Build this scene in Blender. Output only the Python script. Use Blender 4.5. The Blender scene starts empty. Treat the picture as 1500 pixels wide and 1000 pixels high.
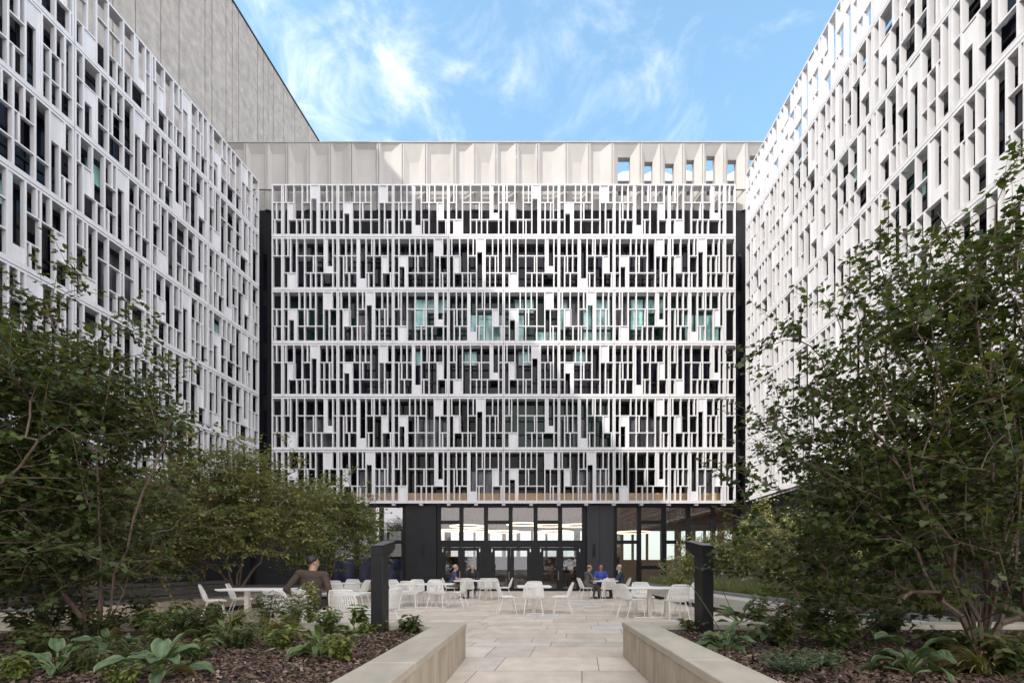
import bpy, bmesh, math, random
import numpy as np
from mathutils import Vector, Matrix
S = bpy.context.scene
COL = S.collection
R = math.radians
random.seed(7)

# ------------------------------------------------------------------ camera, light, exposure
CAM_H = 1.22
cam = bpy.data.cameras.new('camera'); camo = bpy.data.objects.new('camera', cam); COL.objects.link(camo)
camo.location = (0, 0, CAM_H); camo.rotation_euler = (R(90), 0, 0)
cam.sensor_width = 36.0; cam.lens = 708 / 1500 * 36.0
cam.shift_y = (832 - 500) / 1500; cam.clip_end = 3000; cam.clip_start = 0.05
S.camera = camo
SUN = Vector((1.0, 0.8, -1.10)).normalized()          # travel direction
SUN_EL = math.asin(-SUN.z); SUN_ROT = math.atan2(-SUN.x, -SUN.y)
sl = bpy.data.lights.new('sun', 'SUN'); slo = bpy.data.objects.new('sun', sl); COL.objects.link(slo)
sl.energy = 2.0; sl.angle = R(0.5); sl.color = (1.0, 0.93, 0.84)
slo.rotation_euler = SUN.to_track_quat('-Z', 'Y').to_euler(); slo.location = (-60, -50, 80)
W = bpy.data.worlds.new('World'); S.world = W; W.use_nodes = True
wn, wl = W.node_tree.nodes, W.node_tree.links
bg = wn['Background']; bg.inputs['Strength'].default_value = 0.15
sky = wn.new('ShaderNodeTexSky'); sky.sky_type = 'NISHITA'; sky.sun_disc = False
sky.sun_elevation = SUN_EL; sky.sun_rotation = SUN_ROT; sky.air_density = 1.0; sky.dust_density = 0.6; sky.ozone_density = 1.0
def _clouds():
    geo = wn.new('ShaderNodeTexCoord')
    sep = wn.new('ShaderNodeSeparateXYZ'); wl.new(geo.outputs['Generated'], sep.inputs[0])
    mx = wn.new('ShaderNodeMath'); mx.operation = 'MAXIMUM'; mx.inputs[1].default_value = 0.05; wl.new(sep.outputs['Z'], mx.inputs[0])
    cmb = wn.new('ShaderNodeCombineXYZ')
    for i, ax in enumerate('XY'):
        d = wn.new('ShaderNodeMath'); d.operation = 'DIVIDE'; wl.new(sep.outputs[ax], d.inputs[0]); wl.new(mx.outputs[0], d.inputs[1]); wl.new(d.outputs[0], cmb.inputs[i])
    mp = wn.new('ShaderNodeMapping'); wl.new(cmb.outputs[0], mp.inputs[0])
    mp.inputs['Rotation'].default_value = (0, 0, R(35)); mp.inputs['Scale'].default_value = (1.0, 0.8, 1); mp.inputs['Location'].default_value = (3.1, 1.4, 0)
    n1 = wn.new('ShaderNodeTexNoise'); n1.inputs['Scale'].default_value = 5.5; n1.inputs['Detail'].default_value = 9; n1.inputs['Roughness'].default_value = 0.62; n1.inputs['Distortion'].default_value = 0.5
    wl.new(mp.outputs[0], n1.inputs['Vector'])
    n2 = wn.new('ShaderNodeTexNoise'); n2.inputs['Scale'].default_value = 1.15; n2.inputs['Detail'].default_value = 3
    wl.new(mp.outputs[0], n2.inputs['Vector'])
    # more cloud towards the left half of the sky, as the air is there
    gx = wn.new('ShaderNodeMath'); gx.operation = 'MULTIPLY_ADD'; gx.inputs[1].default_value = -0.12; gx.inputs[2].default_value = -0.03; 
    sx = wn.new('ShaderNodeSeparateXYZ'); wl.new(cmb.outputs[0], sx.inputs[0]); wl.new(sx.outputs['X'], gx.inputs[0])
    a = wn.new('ShaderNodeMath'); a.operation = 'MULTIPLY_ADD'; a.inputs[1].default_value = 0.55; wl.new(n2.outputs['Fac'], a.inputs[0]); wl.new(n1.outputs['Fac'], a.inputs[2])
    b = wn.new('ShaderNodeMath'); b.operation = 'ADD'; wl.new(a.outputs[0], b.inputs[0]); wl.new(gx.outputs[0], b.inputs[1])
    mr = wn.new('ShaderNodeMapRange'); mr.interpolation_type = 'SMOOTHSTEP'
    mr.inputs['From Min'].default_value = 0.69; mr.inputs['From Max'].default_value = 1.22; mr.inputs['To Min'].default_value = 0.04; mr.inputs['To Max'].default_value = 0.9
    wl.new(b.outputs[0], mr.inputs['Value'])
    mix = wn.new('ShaderNodeMix'); mix.data_type = 'RGBA'
    wl.new(mr.outputs[0], mix.inputs['Factor']); hz = wn.new('ShaderNodeMix'); hz.data_type = 'RGBA'; hz.blend_type = 'MULTIPLY'; hz.inputs['Factor'].default_value = 1; hz.inputs[7].default_value = (1.0, 1.25, 1.15, 1); wl.new(sky.outputs[0], hz.inputs[6]); hf = wn.new('ShaderNodeMapRange'); hf.interpolation_type = 'SMOOTHSTEP'; hf.inputs['From Min'].default_value = 0.30; hf.inputs['From Max'].default_value = 0.0; hf.inputs['To Max'].default_value = .9; wl.new(sep.outputs['Z'], hf.inputs['Value'])
    hm_ = wn.new('ShaderNodeMix'); hm_.data_type = 'RGBA'; wl.new(hf.outputs[0], hm_.inputs['Factor']); wl.new(hz.outputs[2], hm_.inputs[6]); hm_.inputs[7].default_value = (4.2, 4.6, 5.0, 1); wl.new(hm_.outputs[2], mix.inputs[6]); mix.inputs[7].default_value = (5.4, 5.4, 5.4, 1)
    # unseen bright cloud bank, added behind the camera as neutral fill light
    bk = wn.new('ShaderNodeMapRange'); bk.interpolation_type = 'SMOOTHSTEP'; bk.inputs['From Min'].default_value = 0.62; bk.inputs['From Max'].default_value = 0.36; bk.inputs['To Max'].default_value = 0.92
    yb = wn.new('ShaderNodeMath'); yb.operation = 'MULTIPLY_ADD'; yb.inputs[1].default_value = 0.7; wl.new(sep.outputs['Y'], yb.inputs[0]); wl.new(n2.outputs['Fac'], yb.inputs[2]); wl.new(yb.outputs[0], bk.inputs['Value'])
    mix2 = wn.new('ShaderNodeMix'); mix2.data_type = 'RGBA'; wl.new(bk.outputs[0], mix2.inputs['Factor']); wl.new(mix.outputs[2], mix2.inputs[6]); mix2.inputs[7].default_value = (8.2, 7.9, 8.0, 1)
    wl.new(mix2.outputs[2], bg.inputs['Color'])
_clouds()
S.view_settings.view_transform = 'Standard'; S.view_settings.look = 'None'
S.view_settings.exposure = 1.22; S.view_settings.gamma = 1.0; S.view_settings.use_curve_mapping = False
S.cycles.max_bounces = 8; S.cycles.transparent_max_bounces = 16

# ------------------------------------------------------------------ helpers
def link(o, parent=None):
    COL.objects.link(o)
    if parent is not None: o.parent = parent
    return o
def tag(o, label=None, cat=None, group=None, kind=None):
    if label: o['label'] = label
    if cat: o['category'] = cat
    if group: o['group'] = group
    if kind: o['kind'] = kind
    return o
def thing(name, label, cat, loc=(0, 0, 0), rz=0.0, group=None):
    o = bpy.data.objects.new(name, None); o.empty_display_size = 0.2
    o.location = loc; o.rotation_euler = (0, 0, rz); link(o)
    return tag(o, label, cat, group)
def inst(name, mesh, parent=None, loc=(0, 0, 0), rz=0.0):
    o = bpy.data.objects.new(name, mesh); o.location = loc; o.rotation_euler = (0, 0, rz)
    return link(o, parent)
def copy_tree(o, parent=None):
    c = o.copy(); COL.objects.link(c)
    if parent is not None: c.parent = parent
    for ch in o.children: copy_tree(ch, c)
    return c

class MB:
    def __init__(s): s.v = []; s.f = []; s.m = []
    def add(s, vs, fs, m=0):
        n = len(s.v); s.v += [tuple(x) for x in vs]; s.f += [tuple(i + n for i in f) for f in fs]; s.m += [m] * len(fs)
    def box(s, x0, x1, y0, y1, z0, z1, m=0):
        s.add([(x0, y0, z0), (x1, y0, z0), (x1, y1, z0), (x0, y1, z0), (x0, y0, z1), (x1, y0, z1), (x1, y1, z1), (x0, y1, z1)],
              [(0, 3, 2, 1), (4, 5, 6, 7), (0, 1, 5, 4), (1, 2, 6, 5), (2, 3, 7, 6), (3, 0, 4, 7)], m)
    def hexa(s, p, m=0):       # 8 points in box order
        s.add(p, [(0, 3, 2, 1), (4, 5, 6, 7), (0, 1, 5, 4), (1, 2, 6, 5), (2, 3, 7, 6), (3, 0, 4, 7)], m)
    def quad(s, a, b, c, d, m=0): s.add([a, b, c, d], [(0, 1, 2, 3)], m)
    def prism(s, poly, z0, z1, m=0):
        n = len(poly)
        s.add([(x, y, z0) for x, y in poly] + [(x, y, z1) for x, y in poly],
              [tuple(range(n - 1, -1, -1)), tuple(range(n, 2 * n))] + [(i, (i + 1) % n, n + (i + 1) % n, n + i) for i in range(n)], m)
    def tube(s, path, rad, k=8, m=0, cap=True, closed=False):
        P = [Vector(p) for p in path]; n = len(P)
        if not hasattr(rad, '__len__'): rad = [rad] * n
        base = len(s.v); ref = None
        for i, p in enumerate(P):
            if closed: t = P[(i + 1) % n] - P[i - 1]
            else: t = P[min(i + 1, n - 1)] - P[max(i - 1, 0)]
            t.normalize()
            if ref is None: ref = t.cross(Vector((0, 0, 1)) if abs(t.z) < .9 else Vector((1, 0, 0))).normalized()
            a = (ref - t * ref.dot(t)).normalized(); ref = a; b = t.cross(a)
            for j in range(k):
                th = 2 * math.pi * j / k
                s.v.append(tuple(p + (a * math.cos(th) + b * math.sin(th)) * rad[i]))
        for i in range(n if closed else n - 1):
            i2 = (i + 1) % n
            for j in range(k):
                s.f.append((base + i * k + j, base + i * k + (j + 1) % k, base + i2 * k + (j + 1) % k, base + i2 * k + j)); s.m.append(m)
        if cap and not closed:
            s.f.append(tuple(base + j for j in range(k - 1, -1, -1))); s.m.append(m)
            s.f.append(tuple(base + (n - 1) * k + j for j in range(k))); s.m.append(m)
    def mesh(s, name, mats, smooth=False, bevel=0.0):
        me = bpy.data.meshes.new(name); me.from_pydata(s.v, [], s.f)
        if not isinstance(mats, (list, tuple)): mats = [mats]
        for m in mats: me.materials.append(m)
        me.polygons.foreach_set('material_index', s.m)
        if smooth: me.polygons.foreach_set('use_smooth', [True] * len(s.f))
        if bevel > 0:
            bm = bmesh.new(); bm.from_mesh(me)
            bmesh.ops.bevel(bm, geom=bm.edges[:], offset=bevel, segments=1, affect='EDGES', clamp_overlap=True)
            bm.to_mesh(me); bm.free()
        me.update(); return me
    def build(s, name, mats, parent=None, smooth=False, bevel=0.0, loc=(0, 0, 0), rz=0.0):
        return inst(name, s.mesh(name, mats, smooth, bevel), parent, loc, rz)

def np_mesh(name, verts, k, mat, colors=None, smooth=False):
    """verts (N*k,3): N polygons of k vertices each"""
    n = len(verts); npoly = n // k
    me = bpy.data.meshes.new(name)
    me.vertices.add(n); me.vertices.foreach_set('co', np.asarray(verts, np.float32).ravel())
    me.loops.add(n); me.loops.foreach_set('vertex_index', np.arange(n, dtype=np.int32))
    me.polygons.add(npoly); me.polygons.foreach_set('loop_start', np.arange(0, n, k, dtype=np.int32))
    if colors is not None:
        a = me.color_attributes.new('Col', 'FLOAT_COLOR', 'POINT')
        c = np.ones((n, 4), np.float32); c[:, :3] = colors; a.data.foreach_set('color', c.ravel())
    me.materials.append(mat); me.update(calc_edges=True)
    if smooth: me.polygons.foreach_set('use_smooth', [True] * npoly)
    return me

# ------------------------------------------------------------------ materials
def nodes(name):
    m = bpy.data.materials.new(name); m.use_nodes = True
    return m, m.node_tree.nodes, m.node_tree.links, m.node_tree.nodes['Principled BSDF']
def mat(name, col, rough=0.6, var=0.12, scale=3.0, stretch=(1, 1, 1), fine=0.0, bump=0.0, bscale=40, metal=0.0, spec=0.5, col2=None):
    m, n, l, b = nodes(name)
    b.inputs['Roughness'].default_value = rough; b.inputs['Metallic'].default_value = metal; b.inputs['Specular IOR Level'].default_value = spec
    tc = n.new('ShaderNodeTexCoord'); mp = n.new('ShaderNodeMapping'); mp.inputs['Scale'].default_value = stretch; l.new(tc.outputs['Object'], mp.inputs[0])
    t = n.new('ShaderNodeTexNoise'); t.inputs['Scale'].default_value = scale; t.inputs['Detail'].default_value = 6; t.inputs['Roughness'].default_value = 0.6; l.new(mp.outputs[0], t.inputs['Vector'])
    r = n.new('ShaderNodeValToRGB'); r.color_ramp.elements[0].position = 0.3; r.color_ramp.elements[1].position = 0.7
    c2 = col2 or tuple(min(1, c * (1 + var)) for c in col)
    r.color_ramp.elements[0].color = (*[c * (1 - var) for c in col], 1); r.color_ramp.elements[1].color = (*c2, 1)
    l.new(t.outputs['Fac'], r.inputs[0]); out = r.outputs[0]
    if fine:
        t2 = n.new('ShaderNodeTexNoise'); t2.inputs['Scale'].default_value = 60; t2.inputs['Detail'].default_value = 3; l.new(mp.outputs[0], t2.inputs['Vector'])
        mr = n.new('ShaderNodeMapRange'); mr.inputs['To Min'].default_value = 1 - fine; mr.inputs['To Max'].default_value = 1 + fine; l.new(t2.outputs['Fac'], mr.inputs['Value'])
        mm = n.new('ShaderNodeMix'); mm.data_type = 'RGBA'; mm.blend_type = 'MULTIPLY'; mm.inputs['Factor'].default_value = 1
        l.new(out, mm.inputs[6]); l.new(mr.outputs[0], mm.inputs[7]); out = mm.outputs[2]
    l.new(out, b.inputs['Base Color'])
    if bump:
        t3 = n.new('ShaderNodeTexNoise'); t3.inputs['Scale'].default_value = bscale; t3.inputs['Detail'].default_value = 4; l.new(mp.outputs[0], t3.inputs['Vector'])
        bp = n.new('ShaderNodeBump'); bp.inputs['Strength'].default_value = bump; bp.inputs['Distance'].default_value = 0.01
        l.new(t3.outputs['Fac'], bp.inputs['Height']); l.new(bp.outputs[0], b.inputs['Normal'])
    return m
def leafmat(name, rough=0.45, trans=0.3, spec=0.4):
    m, n, l, b = nodes(name)
    a = n.new('ShaderNodeAttribute'); a.attribute_name = 'Col'
    l.new(a.outputs['Color'], b.inputs['Base Color']); b.inputs['Roughness'].default_value = rough; b.inputs['Specular IOR Level'].default_value = spec
    tr = n.new('ShaderNodeBsdfTranslucent'); 
    mc = n.new('ShaderNodeMix'); mc.data_type = 'RGBA'; mc.blend_type = 'MULTIPLY'; mc.inputs['Factor'].default_value = 1; mc.inputs[7].default_value = (1.3, 1.25, .5, 1)
    l.new(a.outputs['Color'], mc.inputs[6]); l.new(mc.outputs[2], tr.inputs['Color'])
    mx = n.new('ShaderNodeMixShader'); mx.inputs[0].default_value = trans
    l.new(b.outputs[0], mx.inputs[1]); l.new(tr.outputs[0], mx.inputs[2]); l.new(mx.outputs[0], n['Material Output'].inputs['Surface'])
    return m
def attrmat(name, rough=0.6, fine=0.1, scale=4.0, stretch=(1, 1, 1), spec=0.4, bump=0.0):
    m, n, l, b = nodes(name)
    a = n.new('ShaderNodeAttribute'); a.attribute_name = 'Col'
    tc = n.new('ShaderNodeTexCoord'); mp = n.new('ShaderNodeMapping'); mp.inputs['Scale'].default_value = stretch; l.new(tc.outputs['Object'], mp.inputs[0])
    t = n.new('ShaderNodeTexNoise'); t.inputs['Scale'].default_value = scale; t.inputs['Detail'].default_value = 7; t.inputs['Roughness'].default_value = 0.65; l.new(mp.outputs[0], t.inputs['Vector'])
    mr = n.new('ShaderNodeMapRange'); mr.inputs['From Min'].default_value = .25; mr.inputs['From Max'].default_value = .75; mr.inputs['To Min'].default_value = 1 - fine; mr.inputs['To Max'].default_value = 1 + fine; l.new(t.outputs['Fac'], mr.inputs['Value'])
    mm = n.new('ShaderNodeMix'); mm.data_type = 'RGBA'; mm.blend_type = 'MULTIPLY'; mm.inputs['Factor'].default_value = 1
    l.new(a.outputs['Color'], mm.inputs[6]); l.new(mr.outputs[0], mm.inputs[7]); l.new(mm.outputs[2], b.inputs['Base Color'])
    b.inputs['Roughness'].default_value = rough; b.inputs['Specular IOR Level'].default_value = spec
    if bump:
        bp = n.new('ShaderNodeBump'); bp.inputs['Strength'].default_value = bump; bp.inputs['Distance'].default_value = 0.01; l.new(t.outputs['Fac'], bp.inputs['Height']); l.new(bp.outputs[0], b.inputs['Normal'])
    return m
def clearglass(name, tint=(0.8, 0.86, 0.86), refl=0.10):
    m, n, l, b = nodes(name); n.remove(b)
    tr = n.new('ShaderNodeBsdfTransparent'); tr.inputs[0].default_value = (*tint, 1)
    gl = n.new('ShaderNodeBsdfGlossy'); gl.inputs['Roughness'].default_value = 0.01; gl.inputs[0].default_value = (.9, .92, .95, 1)
    lw = n.new('ShaderNodeFresnel'); lw.inputs[0].default_value = 1.5
    ad = n.new('ShaderNodeMath'); ad.operation = 'MULTIPLY_ADD'; ad.inputs[1].default_value = 1.4; ad.inputs[2].default_value = refl - 0.04; l.new(lw.outputs[0], ad.inputs[0])
    mx = n.new('ShaderNodeMixShader'); l.new(ad.outputs[0], mx.inputs[0]); l.new(tr.outputs[0], mx.inputs[1]); l.new(gl.outputs[0], mx.inputs[2])
    l.new(mx.outputs[0], n['Material Output'].inputs['Surface']); return m
def emit(name, col, st):
    m, n, l, b = nodes(name); b.inputs['Emission Color'].default_value = (*col, 1); b.inputs['Emission Strength'].default_value = st
    b.inputs['Base Color'].default_value = (.8, .8, .8, 1); return m

M = {}
M['screen'] = mat('white_precast', (0.635, 0.635, 0.65), 0.6, 0.08, 1.3, (2.5, 2.5, .35), fine=.04)
M['parapet'] = mat('beige_precast', (0.395, 0.382, 0.365), 0.75, 0.09, 1.2, (1, 1, .4), fine=.05, bump=.15)
M['joint'] = mat('dark_joint', (0.05, 0.05, 0.05), 0.8)
def travertine():
    m = mat('travertine', (0.345, 0.305, 0.27), 0.7, 0.18, 2.6, (1, 1, .8), fine=.34, bump=.05, col2=(.45, .40, .355)); return m
M['tower'] = travertine()
M['black'] = mat('black_metal', (0.018, 0.018, 0.020), 0.5, 0.15, 2.0, spec=.2)
M['charcoal'] = mat('charcoal_panel', (0.040, 0.040, 0.044), 0.55, 0.12, 1.0, (1, 1, .3), spec=.2)
M['darkwall'] = mat('dark_wall', (0.012, 0.0115, 0.014), 0.5, 0.2, .8, spec=.15)
M['frame'] = mat('window_frame_metal', (0.012, 0.012, 0.014), 0.45, spec=.2)
def pane(name, c, rough=0.03, spec=.5):
    m, n, l, b = nodes(name); b.inputs['Roughness'].default_value = rough; b.inputs['Specular IOR Level'].default_value = spec
    tc = n.new('ShaderNodeTexCoord'); t = n.new('ShaderNodeTexNoise'); t.inputs['Scale'].default_value = 1.3; t.inputs['Detail'].default_value = 2
    mp = n.new('ShaderNodeMapping'); mp.inputs['Scale'].default_value = (2.2, 1, .5); l.new(tc.outputs['Object'], mp.inputs[0]); l.new(mp.outputs[0], t.inputs['Vector'])
    r = n.new('ShaderNodeValToRGB'); r.color_ramp.elements[0].position = .38; r.color_ramp.elements[1].position = .62
    r.color_ramp.elements[0].color = (*[x * .35 for x in c], 1); r.color_ramp.elements[1].color = (*c, 1); l.new(t.outputs['Fac'], r.inputs[0]); l.new(r.outputs[0], b.inputs['Base Color'])
    t2 = n.new('ShaderNodeTexNoise'); t2.inputs['Scale'].default_value = .7; l.new(tc.outputs['Object'], t2.inputs['Vector'])
    bp = n.new('ShaderNodeBump'); bp.inputs['Strength'].default_value = .05; bp.inputs['Distance'].default_value = .05; l.new(t2.outputs['Fac'], bp.inputs['Height']); l.new(bp.outputs[0], b.inputs['Normal'])
    return m
M['pane_black'] = pane('pane_black', (0.004, 0.004, 0.005), spec=.15)
M['pane_navy'] = pane('pane_navy', (0.011, 0.011, 0.022), spec=.22)
M['pane_green'] = pane('pane_green', (0.010, 0.04, 0.03), spec=.25)
M['pane_teal_reflection'] = pane('pane_teal_reflection', (0.42, 0.75, 0.73), spec=.5)  # pale teal base colour paints bright reflections into the glass
M['pane_blind'] = pane('pane_with_blind', (0.13, 0.13, 0.15), spec=.3)
M['stone'] = mat('planter_stone', (0.36, 0.30, 0.22), 0.6, 0.2, 1.8, (4, 4, .7), fine=.12, bump=.12, col2=(.52, .445, .345))
M['coping'] = mat('coping_stone', (0.43, 0.385, 0.31), 0.5, 0.17, 1.8, (2.2, .8, 1), fine=.10, bump=.08)
M['benchstone'] = mat('pale_bench_stone', (0.50, 0.48, 0.45), 0.5, 0.06, 1.5, fine=.04)
M['greystone'] = mat('grey_coping', (0.20, 0.20, 0.20), 0.35, 0.12, 1.5)
M['wood'] = mat('weathered_bench_wood', (0.15, 0.14, 0.135), 0.6, 0.25, 3, (.4, 8, 8))
M['ceilwood'] = mat('ceiling_wood', (0.48, 0.31, 0.19), 0.6, 0.2, 2, (14, .3, 1))
M['tanband'] = mat('tan_band', (0.42, 0.29, 0.17), 0.6, 0.08, 2)
M['inwall'] = mat('lobby_wall', (0.58, 0.52, 0.47), 0.7, 0.08, 2)
M['brick'] = mat('lobby_dark_brick', (0.10, 0.075, 0.065), 0.8, 0.4, 9, (1, 1, 3))
M['lobbyfloor'] = mat('lobby_floor', (0.4, 0.37, 0.34), 0.3, 0.1, 2)
M['soil'] = mat('soil', (0.035, 0.024, 0.018), 0.95, 0.4, 20)
M['white'] = mat('white_powdercoat', (0.76, 0.75, 0.72), 0.4, 0.03, 4)
M['tabletop'] = mat('white_table', (0.78, 0.775, 0.76), 0.35, 0.03, 3)
M['post'] = mat('cream_post', (0.66, 0.63, 0.57), 0.4, 0.03, 3)
M['bollard'] = mat('bollard_black', (0.012, 0.012, 0.013), 0.42, 0.2, 5)
M['bollardtop'] = mat('bollard_cap', (0.16, 0.16, 0.17), 0.3, 0.1, 5, metal=.6)
M['steel'] = mat('brushed_steel', (0.62, 0.62, 0.62), 0.3, 0.05, 6, metal=1)
M['bark'] = mat('tree_bark', (0.12, 0.085, 0.065), 0.85, 0.3, 8, (3, 3, .6), bump=.5, bscale=20, col2=(.2, .14, .105))
M['leaf'] = leafmat('leaf', .45, .38); M['hleaf'] = leafmat('hosta_leaf', .5, .2, .35)
M['chips'] = attrmat('bark_chips', .85, .15, 30)
M['paver'] = attrmat('paver_stone', .48, .22, 1.7, (1.6, 1, 1), .45, bump=.06)
M['ring'] = emit('ring_lamp_glow', (1.0, 0.74, 0.46), 2.2)
M['glass'] = clearglass('clear_glass', (.78, .77, .75), .17)
M['glassdoor'] = clearglass('door_glass', (.66, .65, .64), .06)
M['glass_low'] = clearglass('low_glare_glass', (.80, .78, .75), .055)
M['spandrel'] = pane('spandrel_glass', (0.035, 0.04, 0.075), spec=.4)
M['ground'] = mat('far_ground', (0.18, 0.17, 0.16), .9)
M['canopy'] = mat('white_canopy', (.75, .75, .75), .5, .05)
M['roof'] = mat('roof_gravel', (.3, .29, .28), .9)

def at(px, py, Y): return Vector(((px - 750) / 708 * Y, Y, CAM_H + (832 - py) / 708 * Y))
def Xat(px, Y): return (px - 750) / 708 * Y
def Zat(py, Y): return CAM_H + (832 - py) / 708 * Y

# ------------------------------------------------------------------ ground and paving
g = MB(); g.quad((-400, -400, -0.03), (400, -400, -0.03), (400, 800, -0.03), (-400, 800, -0.03))
tag(g.build('ground', M['ground']), kind='structure')
j = MB(); j.quad((-17, -8, -0.008), (14, -8, -0.008), (16, 26.1, -0.008), (-15, 26.1, -0.008))
tag(j.build('paving_joints', M['joint']), kind='structure')
def paving():
    rng = random.Random(3); vs = []; cs = []
    y = -6.0; gp = 0.004
    while y < 26.0:
        d = rng.choice([.45, .62, .9, .9]); d = min(d, 26.05 - y)
        x = -17 + rng.random()
        while x < 14.5:
            w = rng.choice([.62, .9, 1.25, 1.25, 1.7])
            base = np.array([0.60, 0.525, 0.44]) * rng.uniform(.87, 1.12); base += np.array([1, 0, -1]) * rng.uniform(-.012, .016)
            spl = None
            r = rng.random()
            if r < .05: base = np.array([.60, .605, .62]) * rng.uniform(.92, 1.06); w = min(w, .9)
            h = d
            sh = .144
            q = [(x + gp, y + gp), (x + w - gp, y + gp), (x + w - gp, y + h - gp), (x + gp, y + h - gp)]
            vs += [(a + sh * b, b, 0.0) for a, b in q]; cs += [base] * 4
            x += w
        y += d
    me = np_mesh('paving', np.array(vs), 4, M['paver'], np.array(cs))
    tag(inst('paving', me), kind='structure')
paving()

# ------------------------------------------------------------------ screen panels
RT = [0.0, .352, .672, 1.0]           # sub-row lines, from the top
A_ = [(0, .06, 0, 1), (.06, .205, 0, 1), (.205, .355, 0, 2), (.355, .45, 0, 1), (.45, .51, 0, 1), (.51, .665, 0, 3, 'T', .24, .613), (.665, .80, 0, 1), (.80, .90, 0, 1), (.90, 1, 0, 2),
      (0, .10, 1, 3), (.10, .215, 1, 2, 'F'), (.355, .51, 1, 2), (.665, .75, 1, 2), (.75, .85, 1, 2), (.85, .90, 1, 2),
      (.10, .255, 2, 3), (.255, .355, 2, 3), (.355, .405, 2, 3), (.405, .51, 2, 3), (.665, .75, 2, 3), (.75, .85, 2, 3), (.85, 1, 2, 3)]
B_ = [(0, .105, 0, 1), (.105, .30, 0, 1), (.30, .40, 0, 1), (.40, .50, 0, 1), (.50, .60, 0, 1), (.60, .745, 0, 2), (.745, .895, 0, 1, 'F'), (.895, 1, 0, 1),
      (0, .105, 1, 2), (.105, .26, 1, 3, 'T', .2, .205), (.26, .40, 1, 2), (.40, .45, 1, 2), (.45, .60, 1, 2), (.745, .845, 1, 3), (.845, 1, 1, 2),
      (0, .105, 2, 3), (.26, .40, 2, 3), (.40, .60, 2, 3), (.60, .745, 2, 3), (.845, .895, 2, 3), (.895, 1, 2, 3)]
C_ = [(0, .145, 0, 1), (.145, .25, 0, 1), (.25, .35, 0, 1), (.35, .51, 0, 3, 'B', .17, .40), (.51, .615, 0, 1), (.615, .655, 0, 1), (.655, .755, 0, 1), (.755, .905, 0, 1), (.905, 1, 0, 2),
      (0, .105, 1, 3), (.105, .155, 1, 2), (.155, .25, 1, 2), (.25, .35, 1, 2), (.51, .65, 1, 2), (.65, .80, 1, 3), (.80, .905, 1, 2, 'F'),
      (.105, .205, 2, 3), (.205, .35, 2, 3), (.51, .555, 2, 3), (.555, .65, 2, 3), (.80, .955, 2, 3), (.955, 1, 2, 3)]
D_ = [(0, .10, 0, 1), (.10, .145, 0, 1), (.145, .255, 0, 2), (.255, .40, 0, 1), (.40, .60, 0, 1), (.60, .755, 0, 1), (.755, .91, 0, 2, 'B', .13, .815), (.91, 1, 0, 1),
      (0, .145, 1, 2), (.255, .40, 1, 3), (.40, .56, 1, 2), (.56, .60, 1, 2), (.60, .755, 1, 2), (.91, 1, 1, 2),
      (0, .10, 2, 3), (.10, .255, 2, 3, 'F'), (.40, .51, 2, 3), (.51, .60, 2, 3), (.60, .705, 2, 3), (.705, .91, 2, 3), (.91, 1, 2, 3)]
E_ = [(0, 1, 0, 1), (0, .45, 1, 2), (.45, 1, 1, 2), (0, .3, 2, 3), (.3, 1, 2, 3)]
G_ = [(0, .45, 0, 1), (.45, 1, 0, 1), (0, 1, 1, 3)]
PW, PH = 2.93, 2.82
def panel_mesh(name, cells, w):
    b = MB(); h = PH; g = .008; fw = .058; FD = .17; HD = .13; TD = .40
    top = h - .022; tr = .075; br = .15
    zs = [top - tr, h - .352 * h, h - .672 * h, br + .012]      # sub-row line heights
    ef = .07
    X = lambda f: max(ef * .5, min(w - ef * .5, f * w))
    # rails and end posts
    b.box(g, w - g, 0, TD, top - tr, top); b.box(g, w - g, .004, FD, .012, br + .012 - .03); b.box(g, w - g, 0, .1, br - .0185, br + .012)
    b.box(g, ef, .003, FD, br + .0121, top - tr - .0005); b.box(w - ef, w - g, .003, FD, br + .0121, top - tr - .0005)
    vert = {}; hor = {}
    for c in cells:
        x0, x1, r0, r1 = c[:4]
        for x in (x0, x1):
            if 0 < x < 1: vert.setdefault(round(x, 3), set()).update(range(r0, r1))
        if r0 > 0: hor.setdefault(r0, set()).add((x0, x1))
        if r1 < 3: hor.setdefault(r1, set()).add((x0, x1))
    for x, rows in vert.items():
        rows = sorted(rows); runs = []
        for r in rows:
            if runs and runs[-1][1] == r: runs[-1][1] = r + 1
            else: runs.append([r, r + 1])
        for r0, r1 in runs:
            e0 = -.0005 if r0 == 0 else 0.0; e1 = .0005 if r1 == 3 else 0.0
            b.box(X(x) - fw / 2, X(x) + fw / 2, .002, FD - .003, zs[r1] + e1, zs[r0] + e0)
    for r, segs in hor.items():
        run = []
        for x0, x1 in sorted(segs):
            if run and x0 <= run[-1][1] + 1e-4: run[-1][1] = max(run[-1][1], x1)
            else: run.append([x0, x1])
        for x0, x1 in run:
            a = ef if x0 <= 0 else X(x0) + fw / 2; c = w - ef if x1 >= 1 else X(x1) - fw / 2
            b.box(a - .004, c + .004, .006, HD, zs[r] - .024, zs[r] + .024)
    for c in cells:
        if len(c) > 4:
            x0, x1, r0, r1 = c[:4]; a = (ef if x0 <= 0 else X(x0) + fw / 2) - .003; e = (w - ef if x1 >= 1 else X(x1) - fw / 2) + .003
            zt, zb = zs[r0], zs[r1]
            if c[4] == 'F': b.box(a, e, .05, .13, zb, zt)
            else:
                full = h * c[5]; xs = c[6] * w
                if c[4] == 'T': b.box(a, e, .03, .13, zt - full, zt); lo, hi = zb, zt - full
                else: b.box(a, e, .03, .13, zb, zb + full); lo, hi = zb + full, zt
                if abs(xs - a) < abs(e - xs): b.box(a, xs, .03, .14, lo, hi)
                else: b.box(xs, e, .03, .14, lo, hi)
    return b.mesh(name, M['screen'])
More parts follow.
